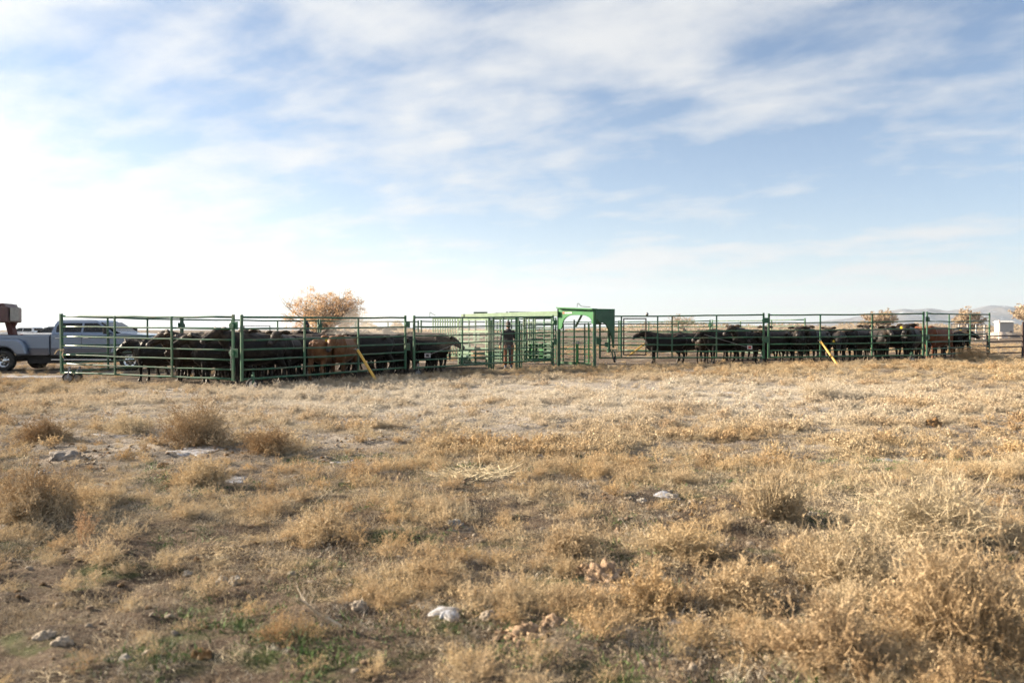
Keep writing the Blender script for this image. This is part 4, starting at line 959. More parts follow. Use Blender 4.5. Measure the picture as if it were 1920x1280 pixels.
for px, d, rz, pc, sc, lab, cat in ((96, 47.0, 86, white_p, 1.0, 'white pickup seen from behind, parked beyond the silver one', 'pickup truck'), (58, 66.0, 183, dark_p, .93, 'dark grey pickup far behind the silver pickup bed', 'pickup truck'), (8, 80.0, 176, white_p, .92, 'distant white pickup beyond the dark grey one', 'pickup truck')):
    t = copy_tree(truck, None, {'silver_blue_paint': pc, 'grey_lower_paint': pc})
    p = at(px, d); t.location = (p.x + (5.0 if rz > 90 else 0), p.y, gz(p.x, p.y)); t.rotation_euler = (0, 0, R(rz)); t.scale = (sc,) * 3
    tag(t, lab, cat)

# ------------------------------------------------------------------ gooseneck stock trailer behind the pickup
def stock_trailer():
    root = empty('stock_trailer', (-20.2, 31.4, gz(-20.2, 31.4))); L = root.location
    tag(root, 'maroon gooseneck stock trailer hitched over the pickup bed', 'trailer')
    br = pmat('maroon_steel', (.10, .050, .047), .5, 0, .2, 3, (.2, .15, .12), .4); gr = pmat('trailer_front_grey', (.24, .22, .19), .5)
    n0, n1 = -19.25, -21.9
    plan = [(n1, 30.4), (n0, 30.4), (n0 - .25, 31.5), (n0 - .75, 32.5), (n1, 32.5)]
    m = MB(); m.prism(plan, 1.78, 2.40, lambda a, b, t: Vector((a, b, t)) - L); m.build('nose', br, root, bevel=.05)
    roof = [(n1, 30.5), (n0 - .12, 30.5), (n0 - .35, 31.5), (n0 - .85, 32.4), (n1, 32.4)]
    m = MB(); m.prism(roof, 2.40, 2.52, lambda a, b, t: Vector((a - (t - 2.4) * .9 * (a > -20), b, t)) - L); m.build('nose_roof', br, root, bevel=.04)
    fa = Vector((n0 + .012, 30.52, 0)); fb = Vector((n0 - .235, 31.45, 0))
    m = MB(); m.prism([(0, 1.84), (1, 1.84), (1, 2.36), (0, 2.36)], 0, .012, lambda a, b, t: fa + (fb - fa) * a + Vector((t, 0, b)) - L); m.build('front_panel', gr, root)
    for k in range(5):
        x = n0 - .35 - k * .5; m = MB(); m.box(Vector((x, 30.392, 2.09)) - L, (.03, .02, .58)); m.build('rib', br, root)
    m = MB(); m.beam(Vector((-19.75, 31.3, 1.8)) - L, Vector((-19.6, 31.3, 1.25)) - L, .28, .22); m.beam(Vector((-19.5, 31.3, 1.8)) - L, Vector((-19.75, 31.3, 1.35)) - L, .12, .12); m.cyl(Vector((-19.62, 31.3, 1.4)) - L, Vector((-19.62, 31.3, 1.1)) - L, .07, 10); m.build('hitch_neck', pmat('rusty_red_neck', (.10, .03, .025), .7), root, bevel=.02)
    m = MB(); m.prism([(-21.9, .5), (-29, .5), (-29, 2.5), (-21.9, 2.5)], 30.4, 32.5, lambda a, b, t: Vector((a, t, b)) - L); m.build('box_body', br, root, bevel=.05)
    for x in (-25.2, -26.2):
        wh = small_wheel(root, Vector((x, 30.5, gz(x, 30.5) + .38)) - L, .38, .22, (0, -1, 0), GREY_M)
stock_trailer()

# ------------------------------------------------------------------ twigs, tufts and bushes (numpy ribbons)
class Rib:
    def __init__(s): s.V = []; s.F = []; s.n = 0
    def lines(s, P, w0, w1, rng):
        """P: (N, K, 3) polylines -> ribbons that taper from w0 to w1"""
        N, K, _ = P.shape
        d = P[:, -1] - P[:, 0]; r = rng.normal(size=(N, 3)); sd = np.cross(d, r); sd /= np.linalg.norm(sd, axis=1, keepdims=True) + 1e-9
        w = np.linspace(w0, w1, K)[None, :, None] * .5
        A = P - sd[:, None] * w; B = P + sd[:, None] * w
        V = np.stack([A, B], 2).reshape(N, K * 2, 3)
        base = (np.arange(N) * K * 2)[:, None] + s.n
        F = []
        for k in range(K - 1): F.append(np.stack([base[:, 0] + 2 * k, base[:, 0] + 2 * k + 1, base[:, 0] + 2 * k + 3, base[:, 0] + 2 * k + 2], 1))
        s.V.append(V.reshape(-1, 3)); s.F.append(np.concatenate(F)); s.n += N * K * 2
    def flakes(s, C, size, rng):
        N = len(C); a = rng.normal(size=(N, 3)); a /= np.linalg.norm(a, axis=1, keepdims=True); b = np.cross(a, rng.normal(size=(N, 3))); b /= np.linalg.norm(b, axis=1, keepdims=True)
        sz = size * rng.uniform(.6, 1.4, (N, 1))
        V = np.stack([C - a * sz, C - b * sz * .6, C + a * sz, C + b * sz * .6], 1).reshape(-1, 3)
        q = np.arange(N * 4).reshape(N, 4) + s.n
        s.V.append(V); s.F.append(q); s.n += N * 4
    def make(s, name, mat, parent=None, link=True):
        return np_mesh(name, np.concatenate(s.V), np.concatenate(s.F), mat, parent, link=link)
def unit(v): return v / (np.linalg.norm(v, axis=-1, keepdims=True) + 1e-9)
def curve_lines(o, d, L, K, bend, rng, droop=0.0):
    """o, d: (N,3); gently bent polylines"""
    N = len(o); t = np.linspace(0, 1, K)[None, :, None]
    b = rng.normal(size=(N, 1, 3)) * bend; c = rng.normal(size=(N, 1, 3)) * bend * .5
    P = o[:, None] + (d[:, None] * t + b * t * t + c * np.sin(t * 5)) * L[:, None, None]
    P[:, :, 2] -= droop * L[:, None] * (t[..., 0] ** 2)
    return P
def bush_arrays(rng, n1, spread=1.25, k2=7, k3=4, up=.25, wid=.010, seeds=0, seedsz=.012):
    """a round dry weed of radius about 1 on the ground plane"""
    rb = Rib()
    th = rng.uniform(0, 2 * np.pi, n1); el = np.arcsin(np.clip(rng.uniform(.02, 1, n1) ** .8, 0, .98))
    d = np.stack([np.cos(th) * np.cos(el), np.sin(th) * np.cos(el), np.sin(el) * .85 + up * .2], 1); d = unit(d)
    L = rng.uniform(.6, 1.0, n1); o = rng.normal(size=(n1, 3)) * np.array([.10, .10, 0.0])
    P1 = curve_lines(o, d, L, 5, .16, rng); rb.lines(P1, wid, wid * .4, rng)
    i = np.repeat(np.arange(n1), k2); t = rng.uniform(.25, .98, len(i)); a = np.clip((t * 4).astype(int), 0, 3); f = t * 4 - a
    o2 = P1[i, a] * (1 - f)[:, None] + P1[i, a + 1] * f[:, None]
    d2 = unit(d[i] * .6 + rng.normal(size=(len(i), 3)) * .55 + np.array([0, 0, .25])); L2 = rng.uniform(.16, .42, len(i))
    P2 = curve_lines(o2, d2, L2, 4, .2, rng); rb.lines(P2, wid * .6, wid * .25, rng)
    j = np.repeat(np.arange(len(i)), k3); t = rng.uniform(.2, 1, len(j)); a = np.clip((t * 3).astype(int), 0, 2); f = t * 3 - a
    o3 = P2[j, a] * (1 - f)[:, None] + P2[j, a + 1] * f[:, None]
    d3 = unit(d2[j] * .6 + rng.normal(size=(len(j), 3)) * .7); L3 = rng.uniform(.05, .17, len(j))
    P3 = curve_lines(o3, d3, L3, 3, .25, rng); rb.lines(P3, wid * .45, wid * .25, rng)
    if seeds: rb.flakes(P3[rng.integers(0, len(P3), seeds), rng.integers(0, 3, seeds)] + rng.normal(size=(seeds, 3)) * .01, seedsz, rng)
    for V in rb.V: V[:, 2] = np.abs(V[:, 2])
    return rb
def grass_arrays(rng, n, h, spread, lean, w):
    rb = Rib(); o = rng.normal(size=(n, 3)) * spread; o[:, 2] = -.01
    th = rng.uniform(0, 2 * np.pi, n); ln = rng.uniform(.1, lean, n); d = unit(np.stack([np.cos(th) * ln, np.sin(th) * ln, np.ones(n)], 1))
    L = h * rng.uniform(.45, 1.15, n); P = curve_lines(o, d, L, 4, .28, rng, .15); rb.lines(P, w, w * .35, rng); return rb
def litter_arrays(rng, n, rad, L0, w):
    rb = Rib(); r = rad * np.sqrt(rng.uniform(0, 1, n)); th = rng.uniform(0, 2 * np.pi, n); o = np.stack([r * np.cos(th), r * np.sin(th), rng.uniform(.004, .035, n)], 1)
    a = rng.uniform(0, 2 * np.pi, n); d = unit(np.stack([np.cos(a), np.sin(a), rng.normal(size=n) * .18], 1)); P = curve_lines(o, d, L0 * rng.uniform(.4, 1.3, n), 3, .2, rng); rb.lines(P, w, w * .6, rng); return rb
def stalk_arrays(rng, n, h):
    rb = Rib(); o = rng.normal(size=(n, 3)) * .03; o[:, 2] = 0
    d = unit(np.stack([rng.normal(size=n) * .28, rng.normal(size=n) * .28, np.ones(n)], 1)); L = h * rng.uniform(.6, 1.1, n)
    P = curve_lines(o, d, L, 5, .1, rng); rb.lines(P, .006, .003, rng)
    i = np.repeat(np.arange(n), 26); t = rng.uniform(.35, 1, len(i)); a = np.clip((t * 4).astype(int), 0, 3); f = t * 4 - a
    o2 = P[i, a] * (1 - f)[:, None] + P[i, a + 1] * f[:, None]; d2 = unit(d[i] + rng.normal(size=(len(i), 3)) * .8); P2 = curve_lines(o2, d2, rng.uniform(.015, .05, len(i)), 3, .2, rng); rb.lines(P2, .005, .003, rng)
    rb.flakes(P2[:, -1], .006, rng); return rb
STRAW = straw_mat('dry_straw', [(.40, .28, .155), (.58, .45, .27), (.48, .35, .195), (.63, .52, .34), (.43, .29, .16), (.68, .60, .45)], frost=True)
WEED = straw_mat('dry_weed', [(.52, .36, .195), (.64, .47, .265), (.40, .265, .145), (.68, .53, .335), (.53, .35, .185)], frost=True)
DARKW = straw_mat('dark_weed', [(.30, .20, .115), (.34, .23, .13)], .12)
RUSTW = straw_mat('rusty_weed', [(.36, .16, .07), (.42, .20, .09)])
SPROUT = pmat('green_sprout', (.07, .13, .025), .7, var=.5, vscale=3)
OLD = straw_mat('old_stubble', [(.15, .115, .08), (.36, .29, .21), (.22, .17, .12), (.52, .45, .36), (.12, .09, .065), (.60, .55, .47)], .1, True)
protos = []
def proto(rb, mat, scale=1.0):
    for k, V in enumerate(rb.V): rb.V[k] = V * scale
    o = rb.make('grass_source', mat, link=False); protos.append(o); return len(protos) - 1
rg = np.random.default_rng(5)
K_WEED = [proto(bush_arrays(rg, 26, k2=6, k3=4, wid=.026, seeds=300, seedsz=.034), WEED, .17) for _ in range(4)]
K_LOOSE = [proto(bush_arrays(rg, 15, k2=5, k3=3, wid=.028, seeds=150, seedsz=.034), STRAW, .16) for _ in range(3)]
K_WEEDF = [proto(bush_arrays(rg, 22, k2=4, k3=2, wid=.05, seeds=230, seedsz=.075), WEED, .17) for _ in range(4)]
K_LOOSEF = [proto(bush_arrays(rg, 14, k2=4, k3=2, wid=.05, seeds=110, seedsz=.075), STRAW, .16) for _ in range(3)]
K_GRASS = [proto(grass_arrays(rg, 44, .15, .035, .8, .0046), STRAW) for _ in range(3)]
K_FLUFF = [proto(grass_arrays(rg, 80, .085, .075, 1.3, .0044), STRAW) for _ in range(3)]
K_LIT = [proto(litter_arrays(rg, 80, .19, .07, .0042), STRAW if _ else OLD) for _ in range(3)]
K_STUB = [proto(grass_arrays(rg, 110, .036, .10, 1.6, .0042), OLD) for _ in range(3)]
K_STALK = [proto(stalk_arrays(rg, 5, .30), WEED) for _ in range(3)]
K_SPROUT = [proto(grass_arrays(rg, 60, .035, .07, 1.2, .005), SPROUT) for _ in range(2)]
def scatter_object(name, pos, rot, scl, kind, label, cat):
    me = bpy.data.meshes.new(name); me.vertices.add(len(pos)); me.vertices.foreach_set('co', np.asarray(pos, np.float32).ravel())
    a = me.attributes.new('rot', 'FLOAT_VECTOR', 'POINT'); a.data.foreach_set('vector', np.asarray(rot, np.float32).ravel())
    a = me.attributes.new('scl', 'FLOAT_VECTOR', 'POINT'); a.data.foreach_set('vector', np.asarray(scl, np.float32).ravel())
    a = me.attributes.new('sort', 'INT', 'POINT'); a.data.foreach_set('value', np.asarray(kind, np.int32))
    o = bpy.data.objects.new(name, me); COL.objects.link(o)
    ng = bpy.data.node_groups.new(name, 'GeometryNodeTree'); ng.interface.new_socket('Geometry', in_out='INPUT', socket_type='NodeSocketGeometry'); ng.interface.new_socket('Geometry', in_out='OUTPUT', socket_type='NodeSocketGeometry')
    gi = ng.nodes.new('NodeGroupInput'); go = ng.nodes.new('NodeGroupOutput'); jn = ng.nodes.new('GeometryNodeJoinGeometry')
    def attr(nm, dt):
        n = ng.nodes.new('GeometryNodeInputNamedAttribute'); n.data_type = dt; n.inputs[0].default_value = nm; return n.outputs[0]
    ra, sa, ka = attr('rot', 'FLOAT_VECTOR'), attr('scl', 'FLOAT_VECTOR'), attr('sort', 'INT')
    for k in sorted(set(int(q) for q in kind)):
        oi = ng.nodes.new('GeometryNodeObjectInfo'); oi.inputs['Object'].default_value = protos[k]; oi.inputs['As Instance'].default_value = True
        cp = ng.nodes.new('FunctionNodeCompare'); cp.data_type = 'INT'; cp.operation = 'EQUAL'; ng.links.new(ka, cp.inputs[2]); cp.inputs[3].default_value = k
        ip = ng.nodes.new('GeometryNodeInstanceOnPoints'); ng.links.new(gi.outputs[0], ip.inputs['Points']); ng.links.new(cp.outputs[0], ip.inputs['Selection'])
        ng.links.new(oi.outputs['Geometry'], ip.inputs['Instance'])
        e2r = ng.nodes.new('FunctionNodeEulerToRotation'); ng.links.new(ra, e2r.inputs[0]); ng.links.new(e2r.outputs[0], ip.inputs['Rotation']); ng.links.new(sa, ip.inputs['Scale'])
        ng.links.new(ip.outputs[0], jn.inputs[0])
    ng.links.new(jn.outputs[0], go.inputs[0])
    md = o.modifiers.new('scatter', 'NODES'); md.node_group = ng
    tag(o, label, cat, kind='stuff')
    return o
# near line of the pens: depth of the panels at a given x, in front of which the weeds grow freely
fence_x = np.array([-60, -13.3, -7.4, -3.4, 1.6, 3.4, 9.9, 16.4, 21.2, 60]); fence_y = np.array([26.0, 23.5, 21.2, 26.2, 31.0, 32.0, 31.0, 31.7, 35.4, 42])
def fence_depth(x): return np.interp(x, fence_x, fence_y)
def sample_field(n, y0, y1, seed):
    r = np.random.default_rng(seed); out = []
    # uniform over the wedge the lens covers, with a margin at the sides
    while len(out) < 1:
        y = np.sqrt(r.uniform(y0 * y0, y1 * y1, n)); x = r.uniform(-1, 1, n) * (.70 * y + 1.2); out.append((x, y))
    return out[0]
# large single bushes: (centre x, base y, width, height in picture pixels, material, density, words)
BUSH = [
 (352, 842, 160, 78, DARKW, 1.3, 'largest round brown bush, behind the biggest snow patch'),
 (62, 832, 110, 50, DARKW, 1, 'round brown bush left of the grey boulder, before the pickup'),
 (492, 858, 120, 44, DARKW, .9, 'low grey-brown bush right of the largest round bush'),
 (232, 818, 110, 40, STRAW, .8, 'pale bush between the grey boulder and the largest round bush'),
 (30, 990, 180, 100, DARKW, 1.5, 'dark tall bush at the left edge of the picture'),
 (368, 920, 120, 52, WEED, .9, 'small tan bush below the biggest snow patch'),
 (590, 1016, 150, 56, WEED, .9, 'tan bush left of the straw pile, nearer the camera'),
 (80, 738, 80, 26, WEED, .8, 'small tan bush before the paired panel wheels'),
 (160, 742, 90, 26, WEED, .8, 'small tan bush right of the paired panel wheels'),
 (1555, 752, 120, 40, WEED, .9, 'tan bush below the mountain-side yellow pole'),
 (1080, 1050, 120, 55, WEED, 1, 'round tan bush above the biggest clod'),
 (1285, 1056, 190, 66, WEED, 1.1, 'wide tan bush right of the biggest clod'),
 (1462, 985, 130, 92, STRAW, 1.0, 'tall straw-coloured bush in the middle right'),
 (1400, 1150, 170, 80, WEED, 1.1, 'brown bush with green sprouts below it'),
 (1230, 1160, 140, 70, WEED, 1, 'brown bush right of the clod, close to the camera'),
 (1620, 1120, 260, 120, STRAW, 1.5, 'broad pale bush in the right foreground'),
 (1790, 1040, 330, 125, STRAW, 1.5, 'broad tan bush on the right edge, behind the pale one'),
 (1850, 1250, 320, 190, WEED, 1.8, 'big blurred bush in the bottom right corner'),
 (1590, 1270, 230, 110, WEED, 1.4, 'brown bush at the bottom edge, right of the middle'),
 (1830, 676, 75, 26, WEED, 1, 'grey tumbleweed heap against the end panel'),
]
for k, (bx, by, w, h, mt, dens, words) in enumerate(BUSH):
    r = np.random.default_rng(300 + k); p = at_ground(bx, by); s = F_PX / p.y
    rb = bush_arrays(r, int(90 * dens), k2=8, k3=5, wid=.009 / max(w / s / 2, .12), seeds=int(2600 * dens), seedsz=(.0065 + .0006 * max(p.y - 5, 0)) / max(w / s / 2, .12))
    rad = w / s / 2 * 1.02; hh = h / s * 1.12
    for V in rb.V: V *= np.array([rad, rad * .85, hh])
    o = rb.make('tumbleweed', mt); o.location = (p.x, p.y + rad * .5, p.z - .01)
    tag(o, words, 'bush', 'single bushes in the pasture')
# reddish weed, straw heap, pale dead branch
p = at_ground(158, 1022); rb = stalk_arrays(np.random.default_rng(77), 9, .22); o = rb.make('rusty_weed', RUSTW); o.location = p; tag(o, 'rust-coloured upright weed beside the dark bush on the left', 'weed')
p = at_ground(885, 893); r = np.random.default_rng(88); rb = Rib(); n = 420
rr = np.sqrt(r.uniform(0, 1, n)); th = r.uniform(0, 6.283, n); o_ = np.stack([rr * np.cos(th) * .36, rr * np.sin(th) * .30, (1 - rr ** 2) * .05 * r.uniform(.1, 1, n) + .01], 1)
dd = unit(np.stack([np.cos(th + r.normal(size=n) * .8), np.sin(th + r.normal(size=n) * .8), r.normal(size=n) * .07], 1)); P = curve_lines(o_ - dd * .12, dd, r.uniform(.18, .36, n), 4, .18, r); rb.lines(P, .007, .004, r)
o = rb.make('straw_heap', straw_mat('pale_straw', [(.72, .60, .40), (.80, .70, .50)])); o.location = p; tag(o, 'flattened heap of pale straw in the middle of the pasture', 'straw')
p = at_ground(612, 1178); m = MB(); r = random.Random(4)
def limb(a, d, L, rad, dep):
    pts = [Vector(a)]; dv = Vector(d)
    for i in range(4):
        dv = (dv + Vector((r.uniform(-.3, .3), r.uniform(-.3, .3), r.uniform(-.15, .2)))).normalized(); pts.append(pts[-1] + dv * L / 4)
    m.loft([(q, rad * (1 - .18 * i), rad * (1 - .18 * i)) for i, q in enumerate(pts)], 6)
    if dep: 
        for i in (1, 2, 3): limb(pts[i], (dv + Vector((r.uniform(-1, 1), r.uniform(-1, 1), r.uniform(0, .5)))).normalized(), L * .5, rad * .55, dep - 1)
limb((0.08, -.05, .02), (-.45, .1, .5), .26, .009, 2)
o = m.build('dead_branch', pmat('bleached_wood', (.52, .42, .30), .8)); o.location = p; tag(o, 'bleached forked dead branch lying in the foreground', 'branch')

# ------------------------------------------------------------------ stones, clods, snow
STONE = pmat('pale_stone', (.34, .28, .215), .9, var=.35, vscale=14, dirt=(.2, .14, .09), dirt_amt=.6, bumps=.6)
STONE_W = pmat('white_stone', (.32, .29, .25), .9, var=.35, vscale=14, dirt=(.3, .24, .17), dirt_amt=.5, bumps=.5)
CLOD = pmat('earth_clod', (.40, .27, .17), .95, var=.4, vscale=18, dirt=(.58, .52, .45), dirt_amt=.5, bumps=1.0)
CLOD_B = pmat('brown_clod', (.24, .135, .055), .95, var=.4, vscale=16, bumps=1.0)
GREYR = pmat('grey_boulder', (.20, .175, .155), .95, var=.3, vscale=9, dirt=(.3, .25, .2), dirt_amt=.4, bumps=.8)
def rock(name, loc, size, mat, seed, rough=.35, freq=2.0, sub=4):
    bm = bmesh.new(); bmesh.ops.create_icosphere(bm, subdivisions=sub, radius=1)
    off = Vector((seed * 3.7, seed * 1.3, seed * .7))
    for v in bm.verts:
        n = v.co.normalized(); q = 1 + rough * (mnoise.fractal(n * freq + off, 1.0, 2.0, 5)) + rough * .5 * mnoise.noise(n * freq * .7 + off)
        v.co = n * q
        v.co = Vector((v.co.x * size[0], v.co.y * size[1], max(v.co.z, -.35) * size[2]))
    me = bpy.data.meshes.new(name); bm.to_mesh(me); bm.free(); me.polygons.foreach_set('use_smooth', [True] * len(me.polygons)); me.materials.append(mat)
    o = bpy.data.objects.new(name, me); COL.objects.link(o); o.location = loc; o.rotation_euler = (0, 0, seed * 1.7)
    return o
ROCKS = [
 (115, 862, 80, 24, GREYR, 'boulder', 'grey flat boulder of frozen earth at the left', .15),
 (1135, 1092, 84, 46, CLOD, 'clod', 'biggest rough earth clod in the right foreground', .38),
 (1098, 1078, 42, 26, CLOD, 'clod', 'small clod touching the left of the biggest clod', .35),
 (990, 1205, 96, 38, CLOD, 'clod', 'frosted earth clod at the bottom centre', .38),
 (1037, 1175, 50, 22, CLOD, 'clod', 'small frosted clod behind the bottom centre clod', .35),
 (938, 1195, 26, 16, CLOD, 'clod', 'crumb of earth left of the bottom centre clod', .5),
 (916, 1166, 36, 22, STONE, 'stone', 'rounded tan stone right of the white ice plate', .2),
 (668, 1144, 38, 20, STONE, 'stone', 'rounded tan stone beside the upright twigs', .25),
 (852, 987, 36, 16, STONE_W, 'stone', 'pale arched stone in the middle ground', .3),
 (461, 1014, 22, 11, STONE_W, 'stone', 'small white stone left of the middle', .25),
 (348, 1080, 24, 12, STONE_W, 'stone', 'small pale stone left of the white stone pair', .25),
 (412, 1100, 24, 20, STONE_W, 'stone', 'left one of the white stone pair', .35),
 (437, 1098, 28, 22, STONE_W, 'stone', 'right one of the white stone pair', .35),
 (370, 1236, 40, 22, CLOD_B, 'stone', 'orange-brown stone at the bottom left', .35),
 (72, 1202, 44, 22, STONE, 'stone', 'dusky stone near the bottom left corner', .25),
 (108, 1210, 40, 18, STONE, 'stone', 'second dusky stone near the bottom left corner', .25),
 (228, 1242, 26, 14, STONE_W, 'stone', 'small grey stone at the bottom left', .25),
 (78, 890, 26, 12, STONE_W, 'stone', 'white stone below the grey boulder', .3),
 (302, 876, 24, 13, CLOD_B, 'clod', 'dark brown clod below the biggest snow patch', .4),
 (1756, 797, 36, 20, CLOD_B, 'stone', 'square brown stone on the right of the pasture', .3),
 (1508, 922, 14, 9, STONE_W, 'stone', 'small white stone right of the tall straw bush', .2),
 (1525, 964, 18, 9, STONE_W, 'stone', 'small grey stone below the tall straw bush', .2),
 (1655, 934, 24, 14, STONE, 'stone', 'tan stone above the broad tan bush', .35),
 (1745, 870, 26, 13, CLOD_B, 'clod', 'ochre clod on the right of the pasture', .4),
 (1790, 876, 24, 13, CLOD_B, 'clod', 'brown clod right of the ochre clod', .4),
 (1205, 942, 20, 10, STONE_W, 'stone', 'white stone at the edge of the frosty patch', .25),
 (1260, 934, 30, 11, STONE_W, 'stone', 'pale lump on the frosty patch', .35),
 (1300, 944, 22, 10, STONE, 'stone', 'tan lump right of the frosty patch', .35),
 (1160, 1000, 14, 14, CLOD, 'clod', 'small orange clod above the round tan bush', .4),
 (1322, 1168, 40, 15, STONE, 'stone', 'pale flat stone between the brown bushes', .3),
 (1480, 1182, 34, 24, STONE, 'stone', 'pink-tan stone half hidden in the broad pale bush', .3),
 (1618, 964, 28, 12, STONE, 'stone', 'grey flat stone behind the broad pale bush', .3),
 (1892, 826, 30, 14, CLOD, 'clod', 'orange-tan clod near the right edge', .4),
 (407, 759, 16, 8, STONE_W, 'stone', 'pale stone in the frost before the near panel', .3),
]
for k, (px, py, w, h, mt, nm, words, rg_) in enumerate(ROCKS):
    p = at_ground(px, py); s = F_PX / p.y; a = w / s / 2
    o = rock({'boulder': 'boulder', 'clod': 'earth_clod', 'stone': 'stone'}[nm], (p.x, p.y + a * .4, p.z - h / s * .12), (a * .85, a * .7, h / s * .72), mt, k + 1, rg_ + .12, 2.2 if nm != 'clod' else 3.2)
    o.rotation_euler = (0, 0, random.uniform(-.4, .4)); tag(o, words, nm, 'loose stones and clods in the pasture')
CLEAR = []
for (px, py, w, h, mt, nm, words, rg_) in ROCKS:
    p = at_ground(px, py); a = w * p.y / F_PX / 2; CLEAR.append((Vector((p.x, p.y - a * .5, 0)), a * 1.05 + .02, a * 1.7 + .06))
p = at_ground(885, 893); CLEAR.append((p, .36, .5))
SNOWM, nt, out = new_mat('old_snow'); pp = nt.nodes.new('ShaderNodeBsdfPrincipled')
cS = mix_rgb(nt, ramp(nt, tex_noise(nt, 14, 6, .7), .40, .58), (.22, .19, .16), (.42, .42, .44)); nt.links.new(cS, pp.inputs['Base Color']); pp.inputs['Roughness'].default_value = .5; pp.inputs['Subsurface Weight'].default_value = .15
pp.inputs['Subsurface Radius'].default_value = (.02, .02, .02); nt.links.new(bump(nt, tex_noise(nt, 30, 5), .5, .01), pp.inputs['Normal']); nt.links.new(pp.outputs[0], out.inputs[0])
def snow_patch(px, py, w, h, words, seed, thick=.012):
    p = at_ground(px, py); s = F_PX / p.y; rx = w / s / 2; ry = max((at_ground(px, py - h / 2).y - at_ground(px, py + h / 2).y) / 2, .05)
    n = 44; m_ = 9; V = []; F = []; mz_ = np.mean([gz(p.x + rx * a, p.y + ry * b) for a in (-.5, 0, .5) for b in (-.5, 0, .5)])
    for i in range(m_):
        q = i / (m_ - 1)
        for k in range(n):
            t = 2 * math.pi * k / n; e = 1 + .7 * mnoise.fractal(Vector((math.cos(t) * 1.3 + seed, math.sin(t) * 1.3, seed * .7)), 1, 2, 4)
            x = p.x + q * rx * e * math.cos(t); y = p.y + q * ry * e * math.sin(t)
            V.append((x - p.x, y - p.y, gz(x, y) * (.35 + .65 * q ** 3) + mz_ * (.65 - .65 * q ** 3) - p.z + thick * (1 - q ** 2.2) + (-.02 if i == m_ - 1 else .012 * mnoise.noise(Vector((x * 9, y * 9, seed))))))
    for i in range(m_ - 1):
        for k in range(n): F.append((i * n + k, i * n + (k + 1) % n, (i + 1) * n + (k + 1) % n, (i + 1) * n + k))
    CLEAR.append((Vector((p.x, p.y - ry * .3, 0)), rx * .85, ry * 1.3 + .04))
    o = np_mesh('snow_patch', V, F, SNOWM, smooth=True); o.location = p
    tag(o, words, 'snow', 'old snow patches', kind='stuff'); return o
for k, (px, py, w, h, words) in enumerate((
 (352, 848, 96, 18, 'biggest white snow patch beside the largest round bush'), (222, 816, 70, 8, 'thin snow strip left of the largest round bush'), (440, 902, 32, 16, 'snow lump right of the small tan bush'),
 (838, 1146, 58, 26, 'white ice plate in the foreground'), (1062, 841, 46, 8, 'narrow snow strip in the middle of the pasture'), (1015, 856, 30, 9, 'two-part snow bit left of the narrow strip'), (1362, 737, 46, 4, 'faint snow streak on the bare track'),
 (1245, 928, 60, 12, 'patchy snow between pale stones'), (1268, 1166, 30, 10, 'small snow bit in the foreground'), (640, 865, 50, 7, 'grey snow streak left of the straw heap'), (10, 985, 26, 24, 'snow lump at the left picture edge'), (1120, 768, 22, 4, 'tiny snow streak in the sunlit grass'),
 (60, 706, 130, 5, 'long snow streak beside the pickup wheel'), (1585, 785, 30, 5, 'tiny snow bit below the tan bush'), (1660, 866, 40, 6, 'thin snow streak on the right'))): snow_patch(px, py, w, h, words, k * 2.3 + 1)

BARE = [(270, 835, 1.3), (420, 860, .6), (1480, 745, 1.1), (620, 830, .5), (1020, 990, .25), (60, 1090, .5), (1230, 935, .45)]
bare_pts = [(at_ground(a, b), c) for a, b, c in BARE]
PX, PR, PS, PK = [], [], [], []
def put(x, y, kinds, smin, smax, seed, flat=1.0, tilt=.15, sink=.0):
    r = np.random.default_rng(seed); n = len(x); z = ground_z(x, y) - sink
    PX.append(np.stack([x, y, z], 1)); PR.append(np.stack([r.normal(size=n) * tilt, r.normal(size=n) * tilt, r.uniform(0, 6.283, n)], 1))
    s = r.uniform(smin, smax, n); PS.append(np.stack([s, s, s * flat * r.uniform(.75, 1.25, n)], 1)); PK.append(np.array(kinds)[r.integers(0, len(kinds), n)])
def cover(x, y):
    """how thick the weeds stand: clumps and open ground"""
    c = .5 + (fbm(x * .6, y * .6, 3, 41) - .5) * .62 + (fbm(x * 1.9, y * 1.9, 3, 51) - .5) * .60
    c = c - .035 * (1 - sstep(5, 9, y)) * (1 - sstep(-.6, .8, x)) + .03 * sstep(1.2, 2.4, x) * (1 - sstep(6, 9, y))
    for p, rad in bare_pts: c = c - .35 * np.exp(-((x - p.x) ** 2 + ((y - p.y) * .8) ** 2) / rad ** 2)
    return c
def clear_of(x, y):
    ok = np.ones(len(x), bool)
    for q, ra, rb_ in CLEAR: ok &= ((x - q.x) / ra) ** 2 + ((y - q.y) / rb_) ** 2 > 1
    return ok
